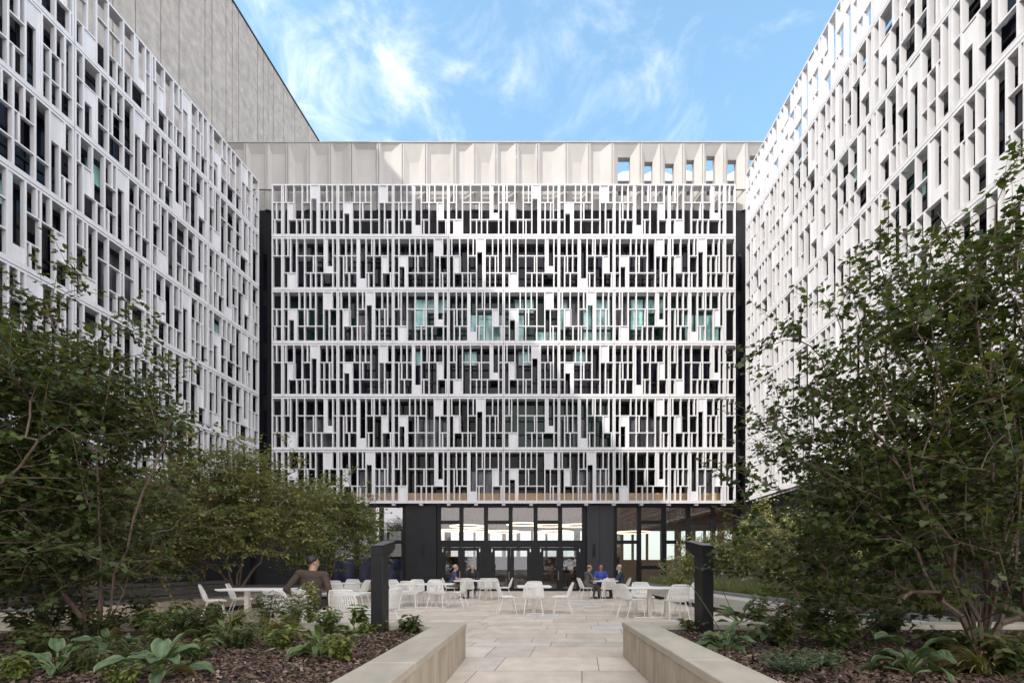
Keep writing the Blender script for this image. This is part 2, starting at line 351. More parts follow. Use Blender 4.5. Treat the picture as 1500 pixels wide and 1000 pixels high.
PM = {k: panel_mesh('screen_panel', c, PW) for k, c in zip('ABCD', (A_, B_, C_, D_))}
STRIP_W = .578
SM = [panel_mesh('screen_panel', E_, STRIP_W), panel_mesh('screen_panel', G_, STRIP_W)]
ORD = ['ABCD', 'DCBA', 'BADC']
Z0 = 4.655                      # underside of the lowest row; six rows upward
def row_z(r): return Z0 + (5 - r) * PH      # r=0 is the top row

# ------------------------------------------------------------------ windows behind the screens
def window_meshes(w, teal_reflection, seed, base='pane_black'):
    rng = random.Random(seed); hgt = 2.62
    f = MB(); p = MB(); f.box(0, w, .0, .08, 0, .09); f.box(0, w, 0, .08, hgt - .09, hgt)
    xs = [0]; 
    while xs[-1] < w - .75: xs.append(xs[-1] + rng.choice([.55, .75, .95]))
    xs[-1] = w
    for i, x in enumerate(xs):
        a = min(max(x - .04, 0), w - .08); f.box(a, a + .08, .001, .079, .09, hgt - .09)
    for i in range(len(xs) - 1):
        z = rng.choice([.85, .85, 1.75]); f.box(xs[i] + .04, xs[i + 1] - .04, .002, .078, z - .045, z + .045)
        for (a, b_) in ((.09, z - .045), (z + .045, hgt - .09)):
            m = 1 if rng.random() < teal_reflection else (2 if rng.random() < .05 else 0)
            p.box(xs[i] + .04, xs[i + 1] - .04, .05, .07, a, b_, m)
    return f.mesh('window', M['frame']), p.mesh('pane', [M[base], M['pane_teal_reflection'], M['pane_blind']])
WW = PW - .02
WIN = {'black': [window_meshes(WW, 0, 10 + i) for i in range(2)], 'navy': [window_meshes(WW, 0, 20 + i, 'pane_navy') for i in range(3)],
       'teal_reflection': [window_meshes(WW, .62, 30 + i, 'pane_green') for i in range(4)], 'green': [window_meshes(WW, .08, 40 + i, 'pane_green') for i in range(2)],
       'mix': [window_meshes(WW, .15, 50 + i, 'pane_navy') for i in range(3)]}
def put_window(kind, i, parent, loc):
    fm, pm = WIN[kind][i % len(WIN[kind])]
    o = inst('window', fm, parent, loc); inst('pane', pm, o); return o

# ------------------------------------------------------------------ middle building
YS, YG = 25.6, 26.2            # screen front plane, glazing plane
def G(px): return Xat(px, YG)
def GZ(py): return Zat(py, YG)
mid = thing('screened_building', 'building closing the courtyard, with a white precast screen above dark glazed doors', 'building', (0, 0, 0))
x0s = Xat(413.6, YS)
for r in range(6):
    z = row_z(r)
    inst('screen_panel', SM[r % 2], mid, (x0s - STRIP_W, YS, z))
    for i in range(8): inst('screen_panel', PM[ORD[r % 3][i % 4]], mid, (x0s + i * PW, YS, z))
    inst('screen_panel', SM[(r + 1) % 2], mid, (x0s + 8 * PW, YS, z))
    if r > 0 or True:
        for i in range(8):
            kind = ['navy', 'navy', 'teal_reflection', 'navy', 'black', 'black'][r]
            if r == 2 and i < 2: kind = 'green'
            if r == 1 and i > 1: kind = 'mix'
            if r == 3 and 2 <= i < 6: kind = 'mix'
            if r == 4 and i in (4, 5): kind = 'green'
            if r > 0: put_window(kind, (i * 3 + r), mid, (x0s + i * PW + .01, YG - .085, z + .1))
# dark wall: in pieces so the lobby stays open behind the ground floor glazing
w = MB(); w.box(Xat(352, YG), Xat(1108, YG), YG, YG + 8, Z0 + .04, 20.6); w.build('wall', M['darkwall'], mid)
# slit windows in the dark side bays
for r in range(1, 6):
    for px in (386, 1081):
        sw = MB(); sw.box(G(px), G(px + 5), YG - .02, YG - .003, row_z(r) + .3, row_z(r) + 2.3); sw.build('slit_window', M['pane_navy'], mid)
tb = MB(); tb.box(x0s - .4, x0s + 8 * PW + .4, YG - .16, YG - .09, Z0 + .06, Z0 + .62); tb.build('spandrel_band', M['tanband'], mid)
so = MB(); so.box(x0s - STRIP_W, x0s + 8 * PW + STRIP_W, YS + .55, YG + .0, Z0 - .05, Z0 + .035); so.build('soffit', M['charcoal'], mid)
for i in range(17):
    br = MB(); xx = x0s + i * PW / 2; br.box(xx - .09, xx + .09, YS + .06, YS + .3, Z0 - .09, Z0 + .011); br.build('bracket', M['screen'], mid)
# beige parapet panels
PX = [330, 361, 392.6, 423, 454, 485, 516, 555.5, 590, 624, 665.5, 696, 726.6, 757, 787.6, 829, 862, 896, 937, 967, 999, 1028, 1059, 1091, 1125]
KIND = [0, 1, 1, 2, 4, 3, 0, 3, 2, 1, 3, 2, 3, 1, 3, 2, 3, 4, 4, 4, 4, 4, 4, 4]
zt, zb = GZ(212), GZ(309)
def parapet_panel(i):
    a, c = G(PX[i]) + .014, G(PX[i + 1]) - .014; w_ = c - a; b = MB(); k = KIND[i] if PX[i] < 890 else 5
    yf = YG - .12; d = .24 if PX[i] > 890 else .15; rng = random.Random(100 + i)
    e = .07; zi = zb + .02
    # solid backing and two edge ribs that taper towards the top
    L = a + e + {0: .1, 1: .12, 2: .22, 3: .12, 4: .25, 5: .19}[k] * w_; Rr = c - e - {0: .08, 1: .1, 2: .25, 3: .42, 4: .1, 5: .27}[k] * w_
    T = zt - {0: .25, 1: .5, 2: .95, 3: .35, 4: .55, 5: .72 + rng.uniform(-.25, .25)}[k]
    yb = yf + d
    F = [(a, zb), (a + e, zb), (c - e, zb), (c, zb)]
    # front faces: ribs + top edge strip
    b.hexa([(a, yf, zb), (a + e, yf, zb), (a + e, yb + .05, zb), (a, yb + .05, zb), (a, yf, zt), (a + e, yf, zt), (a + e, yb + .05, zt), (a, yb + .05, zt)])
    b.hexa([(c - e, yf, zb), (c, yf, zb), (c, yb + .05, zb), (c - e, yb + .05, zb), (c - e, yf, zt), (c, yf, zt), (c, yb + .05, zt), (c - e, yb + .05, zt)])
    A0, A1 = (a + e, yf, zb), (a + e, yf, zt); C0, C1 = (c - e, yf, zb), (c - e, yf, zt)
    B0, B1 = (L, yb, zb), (L, yb, T); D0, D1 = (Rr, yb, zb), (Rr, yb, T)
    b.quad(A0, B0, B1, A1); b.quad(D0, C0, C1, D1); b.quad(B1, D1, C1, A1)
    if k == 5:
        # window opening in the recess: jambs only, sky beyond
        b.box(L - .05, Rr + .05, yb + .3, yb + .34, zb, zb + 1.15)
        b.quad(B0, (L, yb + .3, zb), (L, yb + .3, T), B1); b.quad((Rr, yb + .3, zb), D0, D1, (Rr, yb + .3, T)); b.quad((L, yb + .3, T), (Rr, yb + .3, T), D1, B1)
        b.quad((a + e, yb + .3, zb), (a + e, yb + .3, zt), (L, yb + .3, zt), (L, yb + .3, zb)); b.quad((Rr, yb + .3, zb), (Rr, yb + .3, zt), (c - e, yb + .3, zt), (c - e, yb + .3, zb))
        b.quad((L, yb + .3, T), (L, yb + .3, zt), (Rr, yb + .3, zt), (Rr, yb + .3, T)); b.quad((a + e, yf, zt), (c - e, yf, zt), (c - e, yb + .3, zt), (a + e, yb + .3, zt))
    else:
        b.quad(B0, D0, D1, B1); b.box(a + e, c - e, yb + .05, yb + .3, zb, zt - .02); b.quad((a + e, yf, zt), (c - e, yf, zt), (c - e, yb + .3, zt), (a + e, yb + .3, zt))
    return b.build('parapet_panel', M['parapet'], mid)
for i in range(len(PX) - 1): parapet_panel(i)
cp = MB(); cp.box(G(330), G(1125), YG - .15, YG + .65, zt + .002, zt + .05); cp.build('parapet_coping', M['parapet'], mid)
ln = MB(); ln.box(G(345), G(1108), YG - .135, YG - .1, GZ(281.5), GZ(280)); ln.build('shadow_gap', M['joint'], mid)
pb = MB(); pb.box(G(352), G(880), YG + .62, YG + 8, 20.62, zt - .2); pb.box(G(880), G(1108), YG + 1.2, YG + 8, 20.62, 21.2); pb.build('roof', M['roof'], mid)
# rooftop pavilion glimpsed through the parapet openings
rp = thing('rooftop_pavilion', 'white canopied rooftop structure seen through the openings of the beige parapet', 'rooftop structure', (10, 31, 20.62))
b = MB(); b.box(-5, 5, 0, 5, 0, 5.1); b.build('wall', M['charcoal'], rp)
b = MB()
for k in range(6):
    xa = -5.2 + k * 1.75; pts = [(xa, 5.12), (xa + 1.75, 5.12), (xa + 1.75, 5.5), (xa + 1.1, 5.75), (xa + .5, 5.7), (xa, 5.45)]
    n = len(pts); b.add([(x, -.4, z) for x, z in pts] + [(x, 5.2, z) for x, z in pts], [tuple(range(n)), tuple(range(2 * n - 1, n - 1, -1))] + [((i + 1) % n, i, n + i, n + (i + 1) % n) for i in range(n)])
b.build('canopy', M['canopy'], rp)

# ground floor glazing ---------------------------------------------------------
def framed(name, px, hz, ztop, zbot, glassm, spand=None, mw=6.0, first=True, last=True):
    """px: mullion centre pixels; hz: list per bay of horizontal pixel rows"""
    f = MB(); panes = []
    for i, p in enumerate(px): f.box(G(p - mw / 2), G(p + mw / 2), YG - .07, YG + .12, zbot, ztop)
    for i in range(len(px) - 1):
        xa, xb = G(px[i] + mw / 2), G(px[i + 1] - mw / 2)
        f.box(xa, xb, YG - .06, YG + .1, ztop - .08, ztop - .002)
        prev = ztop - .08
        for (y0, y1) in hz[i]:
            f.box(xa, xb, YG - .06, YG + .1, GZ(y1), GZ(y0)); panes.append((xa, xb, GZ(y0), prev)); prev = GZ(y1)
        if zbot <= .01: f.box(xa, xb, YG - .06, YG + .1, 0.002, .1); panes.append((xa, xb, .1, prev))
        elif prev > zbot + .05: panes.append((xa, xb, zbot, prev))
    o = f.build(name, M['frame'], mid)
    for (xa, xb, za, zb_) in panes:
        sp = spand is not None and zb_ <= spand + .05
        q = MB()
        if spand is not None and za < spand - .3 and zb_ > spand + .3:
            q.box(xa, xb, YG, YG + .02, spand, zb_, 0); q.box(xa, xb, YG, YG + .02, za, spand, 1)
        else: q.box(xa, xb, YG, YG + .02, za, zb_, 1 if sp else 0)
        q.build('pane', [glassm, M['spandrel']], o)
    return o
ZT = Z0 - .06
framed('storefront', [486, 522.5, 559, 593], [[(763, 767)], [(763, 767)], [(791, 796)]], ZT, 0, M['glass'], GZ(818))
framed('storefront', [643, 676, 712, 748, 784.5, 820.5, 855.5], [[(762, 767), (791, 801)], [(791, 801)], [(762, 767), (791, 801)], [(791, 801)], [(762, 767), (791, 801)], [(791, 801)]], ZT, GZ(801), M['glass_low'])
framed('storefront', [900.5, 936, 972, 1008, 1044.5, 1080.5], [[(791, 796)], [(762, 767), (828, 833)], [(791, 796)], [(762, 767)], []], ZT, 0, M['glass_low'], None)
cw = MB(); cw.box(G(596.1), G(639.9), YG - .3, YG + .3, 0, ZT)
cw.build('column_cladding', M['black'], mid); 
cw = MB(); cw.box(G(858.6), G(877), YG - .3, YG + .3, 0, ZT); cw.box(G(877.4), G(897.4), YG - .3, YG + .3, 0, ZT); cw.build('column_cladding', M['charcoal'], mid)
for pa, pb_ in ((440, 482.9), (352, 439.7), (1083.6, 1108)):
    cw = MB(); cw.box(G(pa), G(pb_), YG - .1, YG + .3, 0, ZT); cw.build('corner_cladding', M['black'], mid)
for px in (621, 868.5):
    b = MB(); X = G(px); b.box(X - .07, X + .07, YG - .34, YG - .301, GZ(815), GZ(797)); b.build('wall_lamp', M['frame'], mid)
    q = MB(); q.tube([(X - .0, YG - .42, GZ(813)), (X, YG - .42, GZ(799))], .085, 12); q.build('lamp_body', M['bollard'], mid.children[-1], smooth=False)
# doors
dz = GZ(801.0)
pairs = [(653, 671, 681, 698), (725, 743, 753, 772), (796, 815, 825, 844)]
edges = [643]
for k, (a, b_, c, d) in enumerate(pairs):
    la, lb, lc = a - 5.5, (b_ + c) / 2, d + 5.5
    jm = MB(); jm.box(G(640 if k == 0 else pairs[k - 1][3] + 5.6), G(la - .1), YG - .07, YG + .1, 0, dz); jm.build('door_surround', M['frame'], mid)
    for side, (l0, l1, g0, g1) in enumerate(((la, lb - .03, a, b_), (lb + .03, lc, c, d))):
        f = MB(); X0, X1 = G(l0), G(l1); f.box(X0, G(g0), YG - .05, YG + .03, .012, dz - .01); f.box(G(g1), X1, YG - .05, YG + .03, .012, dz - .01)
        f.box(G(g0), G(g1), YG - .05, YG + .03, .012, .13); f.box(G(g0), G(g1), YG - .05, YG + .03, GZ(806), dz - .01)
        o = f.build('door', M['frame'], mid)
        q = MB(); q.box(G(g0), G(g1), YG - .02, YG, .13, GZ(806)); q.build('pane', M['glassdoor'], o)
        if side == 0:
            h = MB(); hx = G(l1 - 2.2); h.tube([(hx, YG - .11, GZ(849)), (hx, YG - .11, GZ(836))], .03, 8); h.box(hx - .012, hx + .012, YG - .1, YG - .05, GZ(847.5), GZ(847)); h.box(hx - .012, hx + .012, YG - .1, YG - .05, GZ(838), GZ(837.5)); h.build('handle', M['steel'], o)
        hb = MB(); hx = G(l0 + .6) if side == 0 else G(l1 - 1.4); hb.box(hx, hx + .05, YG - .08, YG - .05, GZ(808), GZ(803.5)); hb.build('door_signal', M['steel'], o)  # small door signal lights, built as unlit steel blocks
jm = MB(); jm.box(G(pairs[2][3] + 5.6), G(858.5), YG - .07, YG + .1, 0, dz)
jm.build('door_surround', M['frame'], mid)
th = MB(); th.box(G(600), G(900), YG - .75, YG - .31, 0.001, .006); th.build('threshold_grille', M['benchstone'], mid)
# lobby interior
lx0, lx1, ly1 = G(440) - 5, G(1108) + 6, YG + 9
b = MB(); b.quad((lx0, YG + .1, .004), (lx1, YG + .1, .004), (lx1, ly1, .004), (lx0, ly1, .004)); b.build('lobby_floor', M['lobbyfloor'], mid)
b = MB(); b.box(lx0, lx1, YG + .13, ly1, ZT - .001, ZT + .09)
for k in range(86): b.box(lx0 + .2 + k * .4, lx0 + .26 + k * .4, YG + .2, ly1 - .1, ZT - .07, ZT - .0015)
b.build('lobby_ceiling', M['ceilwood'], mid)
b = MB(); b.box(lx0, lx1, ly1, ly1 + .2, 0, 1.85); b.box(lx0, lx1, ly1, ly1 + .2, 3.95, ZT)
for k in range(35):
    xx = lx0 + k * 1.05; b.box(xx, xx + random.choice([.16, .28, .45]), ly1 + .02, ly1 + .18, 1.85, 3.95)
b.build('lobby_back_wall', M['inwall'], mid)
b = MB(); b.box(lx0 + 6, lx1 - 12, ly1 - 2.6, ly1 - 2.3, 0.005, 1.95)
b.box(lx0 + 5.9, lx1 - 11.9, ly1 - 2.7, ly1 - 2.2, 1.951, 2.02, 1); b.box(lx0 + 8, lx1 - 15, ly1 - 4.3, ly1 - 3.8, .85, .92, 1); b.build('lobby_counter', [M['brick'], M['tanband']], mid)
b = MB(); b.box(lx0 - .1, lx0, YG + .3, ly1, 0, ZT); b.box(lx1, lx1 + .1, YG + .3, ly1, 0, ZT); b.build('lobby_side_wall', M['inwall'], mid)
for k, (px, py, Y, rr, lab) in enumerate([(684, 770, 29.5, 1.05, 'leftmost of the glowing ring lamps in the lobby'), (664, 776, 32, .9, 'glowing ring lamp half behind the left lobby mullion'), (706, 776, 33, 1.05, 'lower glowing ring lamp above the left pair of doors'),
                                          (736, 778, 32.5, 1.2, 'glowing ring lamp over the gap between the left and middle doors'), (766, 767, 29, 1.0, 'high glowing ring lamp above the middle pair of doors'), (806, 769, 31, 1.15, 'high glowing ring lamp above the right pair of doors'),
                                          (812, 778, 32.5, 1.15, 'lower glowing ring lamp above the right pair of doors'), (845, 769, 30, 1.1, 'glowing ring lamp beside the grey column'), (928, 779, 31, 1.15, 'glowing ring lamp in the window right of the grey column')]):
    p = at(px, py, Y); t = thing('ring_lamp', lab, 'lamp', p, 0, 'ring lamps hanging in the lobby')
    b = MB(); n = 40
    def ring(b, r0, r1, z0, z1):
        vs = []; fs = []
        for i in range(n):
            c, s = math.cos(2 * math.pi * i / n), math.sin(2 * math.pi * i / n); vs += [(r0 * c, r0 * s, z0), (r1 * c, r1 * s, z0), (r1 * c, r1 * s, z1), (r0 * c, r0 * s, z1)]
        for i in range(n):
            a, e = 4 * i, 4 * ((i + 1) % n)
            fs += [(a, a + 1, e + 1, e)[::-1], (a + 1, a + 2, e + 2, e + 1)[::-1], (a + 2, a + 3, e + 3, e + 2)[::-1], (a + 3, a, e, e + 3)[::-1]]
        b.add(vs, fs)
    ring(b, rr - .11, rr + .01, 0.012, .1); b.build('ring', M['frame'], t)
    b = MB(); ring(b, rr - .10, rr, -.05, .01); b.build('diffuser', M['ring'], t)
    b = MB()
    for q in range(3):
        an = q * 2.094 + k; b.tube([((rr - .05) * math.cos(an), (rr - .05) * math.sin(an), .1), ((rr - .05) * math.cos(an), (rr - .05) * math.sin(an), max(.2, ZT - p.z - .08))], .008, 5)
    b.build('cable', M['frame'], t)

# ------------------------------------------------------------------ side buildings
def side_building(name, label, corner, ang, npan, left):
    """local x runs along the wall as seen from the court, local y into the building"""
    root = thing(name, label, 'building', (corner[0], corner[1], 0), ang)
    for r in range(6):
        z = row_z(r)
        xs = -STRIP_W if left else 0
        inst('screen_panel', SM[r % 2], root, (xs, 0, z))
        for i in range(npan):
            x = -STRIP_W - (i + 1) * PW if left else STRIP_W + i * PW
            inst('screen_panel', PM[ORD[(r + 1) % 3][(i + (2 if left else 1)) % 4]], root, (x, 0, z))
            if r > 0: put_window(('mix' if r in (2, 3) else 'navy') if left else ['mix', 'navy', 'mix', 'mix', 'navy', 'black'][r], i + 2 * r, root, (x + .01, .6 - .085, z + .1))
    Lw = STRIP_W + npan * PW
    xa, xb = (-Lw, 0) if left else (0, Lw)
    ztop = 20.3 if left else 18.75
    b = MB(); b.box(xa, xb, .6, 9.0 if not left else 3.9, Z0 + .05, ztop); b.build('wall', M['darkwall'], root)
    b = MB(); b.box(xa, xb, .5, .599, 0, Z0 + .04); b.box(xa, xb, .6, 3.9, 0, Z0 + .03); b.build('ground_floor_wall', M['black'], root)
    b = MB(); b.box(xa + .02, xb - .02, .35, .5, Z0 - .03, Z0 + .03); b.build('soffit', M['screen'], root)
    if left:
        b = MB(); b.box(xa, xb, .58, .62, row_z(0) + .2, row_z(0) + 1.0); b.build('roof_edge', M['pane_navy'], root)
    else:
        b = MB(); b.box(xa, xb, .62, 8.9, ztop, ztop + .12); b.build('roof', M['roof'], root)
    return root
LO = 16.97
lc = (.144 * 25.45 - LO, 25.45)
side_building('screened_building', 'left building behind the white screen, in shade under the tall stone tower', lc, math.atan2(1, .144), 7, True)
rc = (.0438 * 25.0 + 10.98, 25.0)
side_building('screened_building', 'right building with the white screen in full sun', rc, math.atan2(-1, -.0438), 8, False)
# stone tower
tw = thing('stone_tower', 'tall windowless travertine building rising above the left white screen', 'building', (0, 0, 0))
b = MB(); rng = random.Random(5); TO = 23.0; TH = CAM_H + 37.3; y = -60.0
def tq(y0, y1, x_in, m):
    b.hexa([(.144 * y0 - TO - 20, y0, 0), (.144 * y0 - TO - x_in, y0, 0), (.144 * y1 - TO - x_in, y1, 0), (.144 * y1 - TO - 20, y1, 0),
            (.144 * y0 - TO - 20, y0, TH - m), (.144 * y0 - TO - x_in, y0, TH - m), (.144 * y1 - TO - x_in, y1, TH - m), (.144 * y1 - TO - 20, y1, TH - m)])
while y < 62:
    wd = rng.choice([.55, .6, 1.5, 1.2, 1.9])
    tq(y, y + wd - .06, 0, 0); tq(y + wd - .06, y + wd, .09, .02); y += wd
b.build('wall', M['tower'], tw)
b = MB(); y0, y1 = -60, y
b.hexa([(.144 * y0 - TO - 20, y0, TH + .002), (.144 * y0 - TO + .06, y0, TH + .002), (.144 * y1 - TO + .06, y1, TH + .002), (.144 * y1 - TO - 20, y1, TH + .002),
        (.144 * y0 - TO - 20, y0, TH + .12), (.144 * y0 - TO + .06, y0, TH + .12), (.144 * y1 - TO + .06, y1, TH + .12), (.144 * y1 - TO - 20, y1, TH + .12)])
b.build('roof_flashing', M['charcoal'], tw)
#PART2
# ------------------------------------------------------------------ planters in the foreground
MULZ = .40
def planter(name, label, inner, sgn, far, lx):
    """inner: function Y -> X of the path side face; sgn -1 = bed lies to the left"""
    root = thing(name, label, 'planter', (inner(far), far, 0)); rt = root.location.copy()
    def loc(p): return (p[0] - rt.x, p[1] - rt.y, p[2])
    CW, H = .385, .48; Y0 = .2
    wl, cp_ = MB(), MB()
    wt = .30; y = far - .02; rng = random.Random(9 if sgn < 0 else 8)
    def seg(b, ya, yb, o0, o1, z0, z1):
        p = [(inner(ya) + sgn * o0, ya), (inner(ya) + sgn * o1, ya), (inner(yb) + sgn * o1, yb), (inner(yb) + sgn * o0, yb)]
        if sgn < 0: p = [p[1], p[0], p[3], p[2]]
        b.hexa([loc((*q, z0)) for q in p] + [loc((*q, z1)) for q in p])
    while y > Y0:
        d = rng.choice([1.15, 1.3, 1.3]); ya = max(Y0, y - d)
        seg(wl, ya + .004, y - .004, .012, wt, 0.0, H - .072); y = ya
    y = far
    seg(cp_, far - .355, far - .004, 0, CW, H - .07, H); y = far - .36
    while y > Y0:
        ya = max(Y0, y - 1.22); seg(cp_, ya + .004, y - .004, 0, CW, H - .07, H); y = ya
    # far side of the bed
    x = CW + .003
    while x < lx:
        x2 = min(lx, x + 1.22); seg(cp_, far - .355, far, x, x2 - .006, H - .07, H); seg(wl, far - .30, far - .012, x, x2 - .006, 0, H - .072); x = x2
    wl.build('wall', M['stone'], root, bevel=.004); cp_.build('coping', M['coping'], root, bevel=.006)
    e = MB(); seg(e, Y0, far - .37, CW + .004, CW + .012, MULZ - .05, H - .008); e.build('steel_edging', M['black'], root)
    return root
LIN = lambda Y: -.62 + .052 * (Y - 6.57)
RIN = lambda Y: 1.525 + .0438 * (Y - 6.7)
planter('stone_planter', 'long stone planter with bark mulch left of the paved path', LIN, -1, 6.6, 11)
planter('stone_planter', 'long stone planter with bark mulch right of the paved path', RIN, 1, 6.72, 9.5)
b = MB(); b.box(-12, -.95, .2, 6.3, .05, MULZ - .03); b.box(1.85, 11.3, .2, 6.4, .05, MULZ - .03); tag(b.build('soil', M['soil']), kind='structure')
def mulch():
    rng = np.random.default_rng(4); n = 30000
    side = rng.random(n) < .5
    Y = 2.6 + 3.65 * rng.random(n) ** 1.0
    off = .42 + 5.4 * rng.random(n) ** 1.25
    X = np.where(side, -.62 + .052 * (Y - 6.57) - off, 1.525 + .0438 * (Y - 6.7) + off)
    l = rng.uniform(.018, .055, n); w_ = rng.uniform(.006, .018, n); a = rng.uniform(0, 2 * np.pi, n); t = rng.normal(0, .35, n); r = rng.normal(0, .4, n)
    d = np.stack([np.cos(a) * np.cos(t), np.sin(a) * np.cos(t), np.sin(t)], 1); s_ = np.stack([-np.sin(a), np.cos(a), np.zeros(n)], 1)
    s_ = s_ * np.cos(r)[:, None] + np.array([0, 0, 1]) * np.sin(r)[:, None]
    nrm = np.cross(d, s_)
    c = np.stack([X, Y, MULZ - .03 + .03 * rng.random(n) + .02 * np.sin(X * 3) * np.sin(Y * 2.3) + .015], 1)
    q = []; th = .004
    P = [c - d * l[:, None] * .5 - s_ * w_[:, None], c + d * l[:, None] * .5 - s_ * w_[:, None] * .6, c + d * l[:, None] * .5 + s_ * w_[:, None] * .7, c - d * l[:, None] * .5 + s_ * w_[:, None]]
    up = nrm * th; Q = [p - up * 2 for p in P]
    faces = [P, [Q[0], Q[1], P[1], P[0]], [Q[2], Q[3], P[3], P[2]]]
    V = np.concatenate([np.stack(f, 1).reshape(-1, 3) for f in faces])
    col = np.array([.105, .068, .05]) * rng.uniform(.35, 1.5, (n, 1)) + rng.uniform(-.008, .012, (n, 3)) * [1, .8, .5]
    pale = rng.random(n) < .06; col[pale] = np.array([.27, .2, .15])
    C = np.tile(np.repeat(np.clip(col, .01, 1), 4, 0), (3, 1))
    tag(inst('bark_mulch', np_mesh('bark_mulch', V, 4, M['chips'], C)), kind='stuff')
mulch()

# benches / raised beds further back
def raised(name, label, cat, pts_fn, y0, y1, sgn, seat=True):
    """bench wall along the terrace side of a raised bed: pts_fn(Y) is the face seen from the court"""
    root = thing(name, label, cat, (pts_fn(y1), y1, 0)); rt = root.location
    def seg(b, ya, yb, o0, o1, z0, z1, m=0):
        p = [(pts_fn(ya) + sgn * o0 - rt.x, ya - rt.y), (pts_fn(ya) + sgn * o1 - rt.x, ya - rt.y), (pts_fn(yb) + sgn * o1 - rt.x, yb - rt.y), (pts_fn(yb) + sgn * o0 - rt.x, yb - rt.y)]
        if sgn < 0: p = [p[1], p[0], p[3], p[2]]
        b.hexa([(*q, z0) for q in p] + [(*q, z1) for q in p], m)
    b = MB(); seg(b, y0, y1, .12, .5, .0, .14); b.build('recessed_base', M['black'], root)
    b = MB()
    y = y1
    while y > y0: ya = max(y0, y - 1.5); seg(b, ya + .004, y, 0, .62, .141, .43); y = ya
    b.build('seat_block', M['benchstone'] if seat else M['stone'], root, bevel=.008)
    b = MB(); seg(b, y0, y1, .63, .95, 0, .50); b.build('rear_coping', M['greystone'], root)
    return root, seg
RB = lambda Y: 5.62 + .012 * (Y - 10)
raised('bench_wall', 'pale stone bench wall on a black base in front of the lavender', 'bench', RB, 7.2, 23.0, 1)
LB = lambda Y: -8.15 + .10 * (Y - 12)
r_, seg_ = raised('bench_wall', 'stone bench wall with grey timber slats under the left trees', 'bench', LB, 7.6, 25.0, -1, False)
b = MB()
for k in range(4): seg_(b, 10.2, 14.5, .04 + k * .14, .155 + k * .14, .431, .462)
for k in range(3): seg_(b, 10.2, 14.5, .66 + .01 * k, .70 + .01 * k, .55 + k * .11, .64 + k * .11)
b.build('timber_slats', M['wood'], r_)
b = MB(); b.box(6.7, 12.6, 6.9, 25.5, 0.0, .38); b.add([(-9.6, 7, .38), (-8.9, 7.2, .38), (-7.8, 25.2, .38), (-13.5, 25.2, .38), (-15.5, 7, .38)], [(0, 1, 2, 3, 4)]); tag(b.build('soil', M['soil']), kind='structure')

# light bollards
def bollard(px, label, rz):
    Y = 6.12; X = Xat(px, Y); w_ = .165; root = thing('light_bollard', label, 'bollard', (X, Y, MULZ - .02), rz, 'black light bollards')
    zt = Zat(800, Y) - MULZ + .02; h = w_ / 2
    b = MB(); b.box(-h, h, -h, h, 0, zt - .115); b.build('post', M['bollard'], root, bevel=.004)
    b = MB(); b.box(-h - .03, h + .03, -h - .03, h + .03, -.004, .014); b.build('base_plate', M['bollardtop'], root)
    # head: leans up and away from the bed
    a = .27; dz_ = .075
    b = MB(); b.hexa([(-h, -h, zt - .114), (h, -h, zt - .114), (h, h + .02, zt - .114), (-h, h + .02, zt - .114), (-h, -h, zt), (h, -h, zt), (h, a, zt + dz_), (-h, a, zt + dz_)])
    b.hexa([(-h + .0005, h + .021, zt - .113), (h - .0005, h + .021, zt - .113), (h - .0005, a, zt + dz_ - .085), (-h + .0005, a, zt + dz_ - .085), (-h + .0005, h + .021, zt + .03), (h - .0005, h + .021, zt + .03), (h - .0005, a - .001, zt + dz_ - .002), (-h + .0005, a - .001, zt + dz_ - .002)])
    b.build('head', M['bollard'], root)
    b = MB(); n = Vector((0, -dz_, a + h)).normalized() * .006
    b.hexa([(-h + .003, -h + .003 + n.y, zt + n.z), (h - .003, -h + .003 + n.y, zt + n.z), (h - .003, a - .003 + n.y, zt + dz_ + n.z), (-h + .003, a - .003 + n.y, zt + dz_ + n.z)] + [(-h + .003, -h + .003 + 2 * n.y, zt + 2 * n.z), (h - .003, -h + .003 + 2 * n.y, zt + 2 * n.z), (h - .003, a - .003 + 2 * n.y, zt + dz_ + 2 * n.z), (-h + .003, a - .003 + 2 * n.y, zt + dz_ + 2 * n.z)])
    b.build('cap', M['bollardtop'], root)
    return root
bollard(556.5, 'black light bollard at the end of the left planter', R(-12)); bollard(1031, 'black light bollard at the end of the right planter', R(14))

